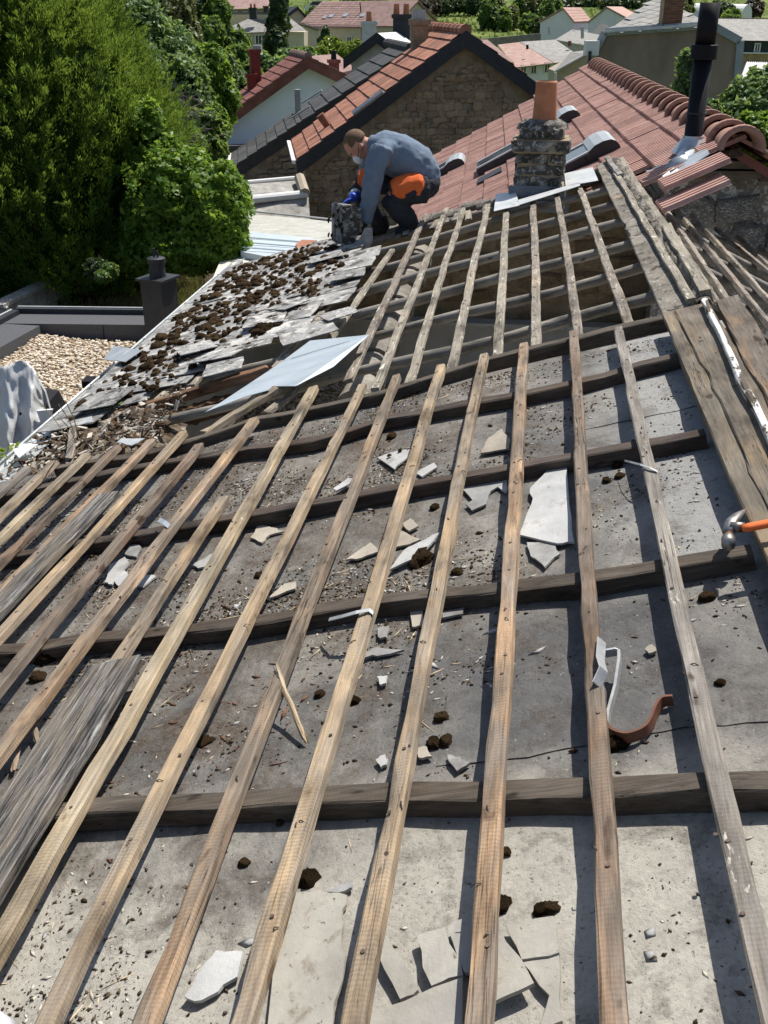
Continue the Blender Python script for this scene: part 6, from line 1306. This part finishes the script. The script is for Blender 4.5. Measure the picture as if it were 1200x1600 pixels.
MB().prism([pc+Vector((x, -.02, z)) for x, z in ((-1.3,.15),(1.0,.15),(.5,.58),(-.85,.58))], (0,.01,0)).build('side_window', MT['glass'], cr)
for x in (-1.15, 1.15): MB().tube([pc+Vector((x,-.05,-.5)), pc+Vector((x,.2,-.5))], .32, 14).build('wheel', MT['black'], cr)
# ================================================================== THE WORKER
for nm, cols, kw in (('sweater', [(.14,.185,.25), (.175,.225,.295)], dict(scale=20, bump=.3, bscale=8, bdist=.02, vary=0, rough=.95)), ('trousers', [(.02,.023,.03), (.04,.044,.055)], dict(scale=15, bump=.35, bscale=12, bdist=.01, vary=0, rough=.85)),
     ('orangecloth', [(.72,.13,.03), (.82,.18,.05)], dict(scale=12, bump=.3, bscale=10, bdist=.01, vary=0, rough=.85)), ('skin', [(.46,.22,.155), (.55,.29,.21)], dict(scale=9, bump=.1, vary=0, rough=.55)), ('hair', [(.10,.06,.035), (.2,.125,.075)], dict(scale=40, bump=.8, bscale=60, bdist=.006, vary=0)),
     ('mask', [(.72,.72,.7), (.8,.8,.78)], dict(scale=9, bump=.1, vary=0)), ('blueglove', [(.02,.06,.42), (.03,.09,.55)], dict(scale=9, bump=.2, vary=0, rough=.5)), ('darkglove', [(.015,.017,.022), (.03,.032,.04)], dict(scale=9, bump=.2, vary=0, rough=.7)), ('boot', [(.012,.011,.011), (.03,.027,.025)], dict(scale=9, bump=.3, vary=0, rough=.7))):
    MT[nm] = mk(nm+'_cloth' if nm in ('sweater','trousers') else nm, cols, **kw)
YM = 8.75
def m_(px, py, dy=0): return at(px, py, YM+dy)
man = empty('person', m_(632,358), 'crouching worker in a blue sweatshirt, white face mask and dark trousers with orange thighs', 'person')
def soft(b, name, mat, vox=.014, sm=6, disp=0, size=.06, label=None):
    o = b.build(name, MT[mat], man, smooth=True, label=label)
    r = o.modifiers.new('r', 'REMESH'); r.mode = 'VOXEL'; r.voxel_size = vox; r.use_smooth_shade = True
    s = o.modifiers.new('s', 'SMOOTH'); s.factor = .5; s.iterations = sm
    if disp:
        t = bpy.data.textures.new(name, 'CLOUDS'); t.noise_scale = size; d = o.modifiers.new('d', 'DISPLACE'); d.texture = t; d.strength = disp; d.mid_level = .5; d.texture_coords = 'GLOBAL'
    return o
def limb(b, pts, r, n=12): return b.tube([m_(*p) for p in pts], r, n)
uv = (m_(540,214)-m_(558,226)).normalized(); fv = (m_(548,241)-m_(558,226)); fv = (fv-uv*fv.dot(uv)).normalized(); sv_ = uv.cross(fv)
Mh_ = Matrix.Identity(4)
for i, v in enumerate((fv, sv_, uv)): Mh_.col[i][:3] = v
hc = m_(558,226)
def hd(f, s, u): return hc+fv*f+sv_*s+uv*u
nearS = 1 if sv_.y < 0 else -1     # side of the head towards the camera
b = MB(); b.ell(hc+uv*.015, (.098,.078,.10), 16, 12, Mh_).ell(hd(.035,0,-.055), (.062,.058,.07), 14, 10, Mh_).ell(hd(.095,0,-.035), (.02,.016,.026), 8, 6, Mh_).ell(hd(.085,0,.02), (.02,.055,.016), 10, 6, Mh_)
for s in (-1, 1): b.ell(hd(-.012, s*.078, -.02), (.022,.012,.034), 10, 8, Mh_)
b.tube([hd(-.04,0,-.05), m_(577,228), m_(590,238)], [.058,.062,.075], 12)
b.ell(m_(605,240), (.13,.19,.13)).tube([m_(595,240), m_(628,250), m_(658,275), m_(662,290)], [.12,.135,.13,.12], 14)
for s, el_, wr in ((-.19, (577,295,-.24), (572,345,-.22)), (.19, (562,285,.2), (556,302,.16))): limb(b, [(594,236,s), el_, wr], [.05,.04,.022])
for s, kn, an_ in ((-.1, (612,303,-.16), (642,348,-.12)), (.1, (556,290,.16), (592,352,.1))): limb(b, [(662,290,s), kn, an_], [.07,.045,.035])
soft(b, 'body', 'skin', .011, 4)
# eyes and mouth line are hidden by the downward look; brow and one eye on the near side
MB().ell(hd(.083, nearS*.034, .002), (.008,.012,.007), 8, 6, Mh_).build('eye', MT['black'], man)
b = MB(); b.ell(hc+uv*.026-fv*.012, (.098,.083,.094), 18, 14, Mh_); hb = b.v; ok = [i for i, v in enumerate(hb) if (Vector(v)-hc).dot(uv) > -.03-.0*(Vector(v)-hc).dot(fv) and ((Vector(v)-hc).dot(fv) < .055 or (Vector(v)-hc).dot(uv) > .075) and not ((Vector(v)-hc).dot(fv) > -.0 and (Vector(v)-hc).dot(uv) < .012)]
oks = set(ok); b.f = [f for f in b.f if all(i in oks for i in f)]; o = b.build('hair', MT['hair'], man, smooth=True); o.modifiers.new('s', 'SOLIDIFY').thickness = .008
b = MB(); b.ell(hd(.085,0,-.065), (.042,.05,.05), 14, 10, Mh_); b.build('face_mask', MT['mask'], man, smooth=True)
b = MB()
for s in (-1, 1): b.tube([hd(.07, s*.05, -.05), hd(.03, s*.076, -.035), hd(-.02, s*.088, -.0)], .0022, 5); b.tube([hd(.075, s*.05, -.08), hd(.03, s*.07, -.06), hd(-.03, s*.085, -.045)], .002, 5)
b.build('mask_strap', MT['trousers'], man)
b = MB(); b.tube([m_(580,222), m_(596,232), m_(622,243), m_(648,258), m_(660,276), m_(663,287)], [.085,.155,.175,.175,.165,.15], 16, flat=1).ell(m_(604,233), (.12,.225,.115), 14, 10).ell(m_(590,262), (.09,.15,.07), 12, 8)
limb(b, [(596,231,-.18), (586,262,-.24), (580,298,-.25), (574,330,-.23), (572,347,-.22)], [.095,.085,.078,.062,.05])
limb(b, [(588,240,.18), (572,270,.24), (564,288,.22), (554,302,.18)], [.09,.075,.06,.045]); b.tube([m_(574,221), m_(582,226)], [.068,.085], 14)
soft(b, 'sweatshirt', 'sweater', .015, 5, .03, .09)
b = MB(); b.ell(m_(662,287), (.14,.20,.12), 14, 10)
limb(b, [(664,294,-.11), (640,297,-.15), (611,303,-.17)], [.125,.115,.1]); limb(b, [(610,305,-.17), (622,325,-.15), (640,348,-.12)], [.1,.095,.08])
limb(b, [(655,290,.1), (600,285,.14), (556,285,.16)], [.115,.1,.082]); limb(b, [(556,288,.16), (572,320,.13), (594,350,.1)], [.082,.08,.065])
soft(b, 'trousers', 'trousers', .014, 4, .025, .07)
b = MB(); limb(b, [(657,290,-.13), (651,291,-.145), (638,292.5,-.163), (622,296.5,-.178), (612,299,-.182)], [.10,.116,.112,.103,.085]); soft(b, 'thigh_panel', 'orangecloth', .012, 4, .014, .06, 'orange thigh panel nearer the camera')
b = MB(); limb(b, [(585,280,.13), (570,281,.14), (561,280,.15)], [.105,.097,.085]); soft(b, 'thigh_panel', 'orangecloth', .012, 3, .01, .06, 'orange thigh panel on the far leg')
for dx, dy, lb in ((0, 0, None), (-46, .22, None)):
    b = MB(); y0 = -.13+dy
    b.tube([m_(647+dx,352,y0), m_(646+dx,357,y0), m_(636+dx,359,y0), m_(622+dx,363,y0-.01), m_(617+dx,364,y0-.01)], [.05,.058,.054,.045,.03], 12, flat=.9); b.tube([m_(640+dx,338,y0), m_(646+dx,356,y0)], [.06,.056], 12); soft(b, 'boot', 'boot', .011, 3)
def hand(b, base, axis, side, palmn, curl, L=.085):
    base, axis, side = Vector(base), Vector(axis).normalized(), Vector(side).normalized(); n_ = axis.cross(side).normalized()
    n_ = n_ if n_.dot(Vector(palmn)) > 0 else -n_; Mx = Matrix.Identity(4)
    for i, v in enumerate((side, n_, axis)): Mx.col[i][:3] = v
    b.ell(base+axis*.045, (.045,.018,.055), 10, 8, Mx)
    for k, l in enumerate((.92, 1.05, 1.0, .8)):
        p = base+axis*.08+side*(-.033+.022*k); a = 0; pts = [p-axis*.02, p]
        for sgl in (.42, .32, .26): a += curl; p = p+(axis*math.cos(a)+n_*math.sin(a))*L*l*sgl; pts.append(p)
        b.tube(pts, [.0115,.0115,.0105,.0095,.008], 8)
    t = base+axis*.02-side*.035; b.tube([t, t-side*.022+axis*.022+n_*.012, t-side*.022+axis*.05+n_*.03, t-side*.012+axis*.066+n_*.04], [.014,.0135,.0115,.009], 8)
b = MB(); wv_ = m_(572,345,-.22); hand(b, wv_, m_(568,366,-.22)-wv_, (-.3,-1,0), (-1,0,-.3), .55); b.tube([m_(573,338,-.22), wv_+Vector((0,0,-.02))], [.048,.036], 10); soft(b, 'left_glove', 'darkglove', .0055, 2)
b = MB(); wv_ = m_(551,309,.0); hand(b, wv_, m_(535,319,-.02)-wv_, (-.1,-1,.1), (-.1,0,-1), .6); b.tube([m_(556,303,.08), m_(551,309,.0), m_(548,311,.0)], [.042,.04,.034], 10); soft(b, 'right_glove', 'blueglove', .0055, 2)
MB().tube([m_(558,299,.12), m_(552,306,.04)], [.044,.042], 10).build('cuff', MT['mask'], man, smooth=True)
MB().tube([m_(640,279,-.21), m_(662,283,-.215)], .012, 6).build('pocket_trim', MT['orangecloth'], man); MB().tube([m_(677,286,-.1), m_(672,300,-.14)], .012, 6).build('pocket_trim', MT['orangecloth'], man)
hs = empty('held_slates', m_(545,385,-.4), 'upright stack of mossy old slates held by the worker in blue glove', 'slate stack')
fp = [(538,323),(552,322),(566,328),(562,363),(550,388),(536,381)]
for i in range(6):
    off = Vector((-.017*i, .012*i, .004*i)); ps = [m_(x+rng.uniform(-1.2, 1.2), y+rng.uniform(-2, 2), -.33)+off for x, y in fp]
    MB().prism(ps, (-.013,.009,.002)).build('slate', MT['slate'] if i else MT['chimstone'], hs)
for i in range(16):
    p = m_(rng.uniform(517, 540), rng.uniform(328, 378), -.30); k = rng.uniform(.012, .03); inst('moss_cushion', MSM[i % 8], hs, T(p+Vector((-.02,-.03,0))) @ Matrix.Rotation(R(-75), 4, 'Y') @ Matrix.Diagonal((k, k, k*.8, 1)))
MB().prism([m_(x, y, -.38) for x, y in ((570,356),(580,356),(581,376),(573,394),(551,398),(561,374))], (0.01,.012,0)).build('held_slate', MT['shard'], None, label='pale grey slate gripped in the dark glove', cat='slate')
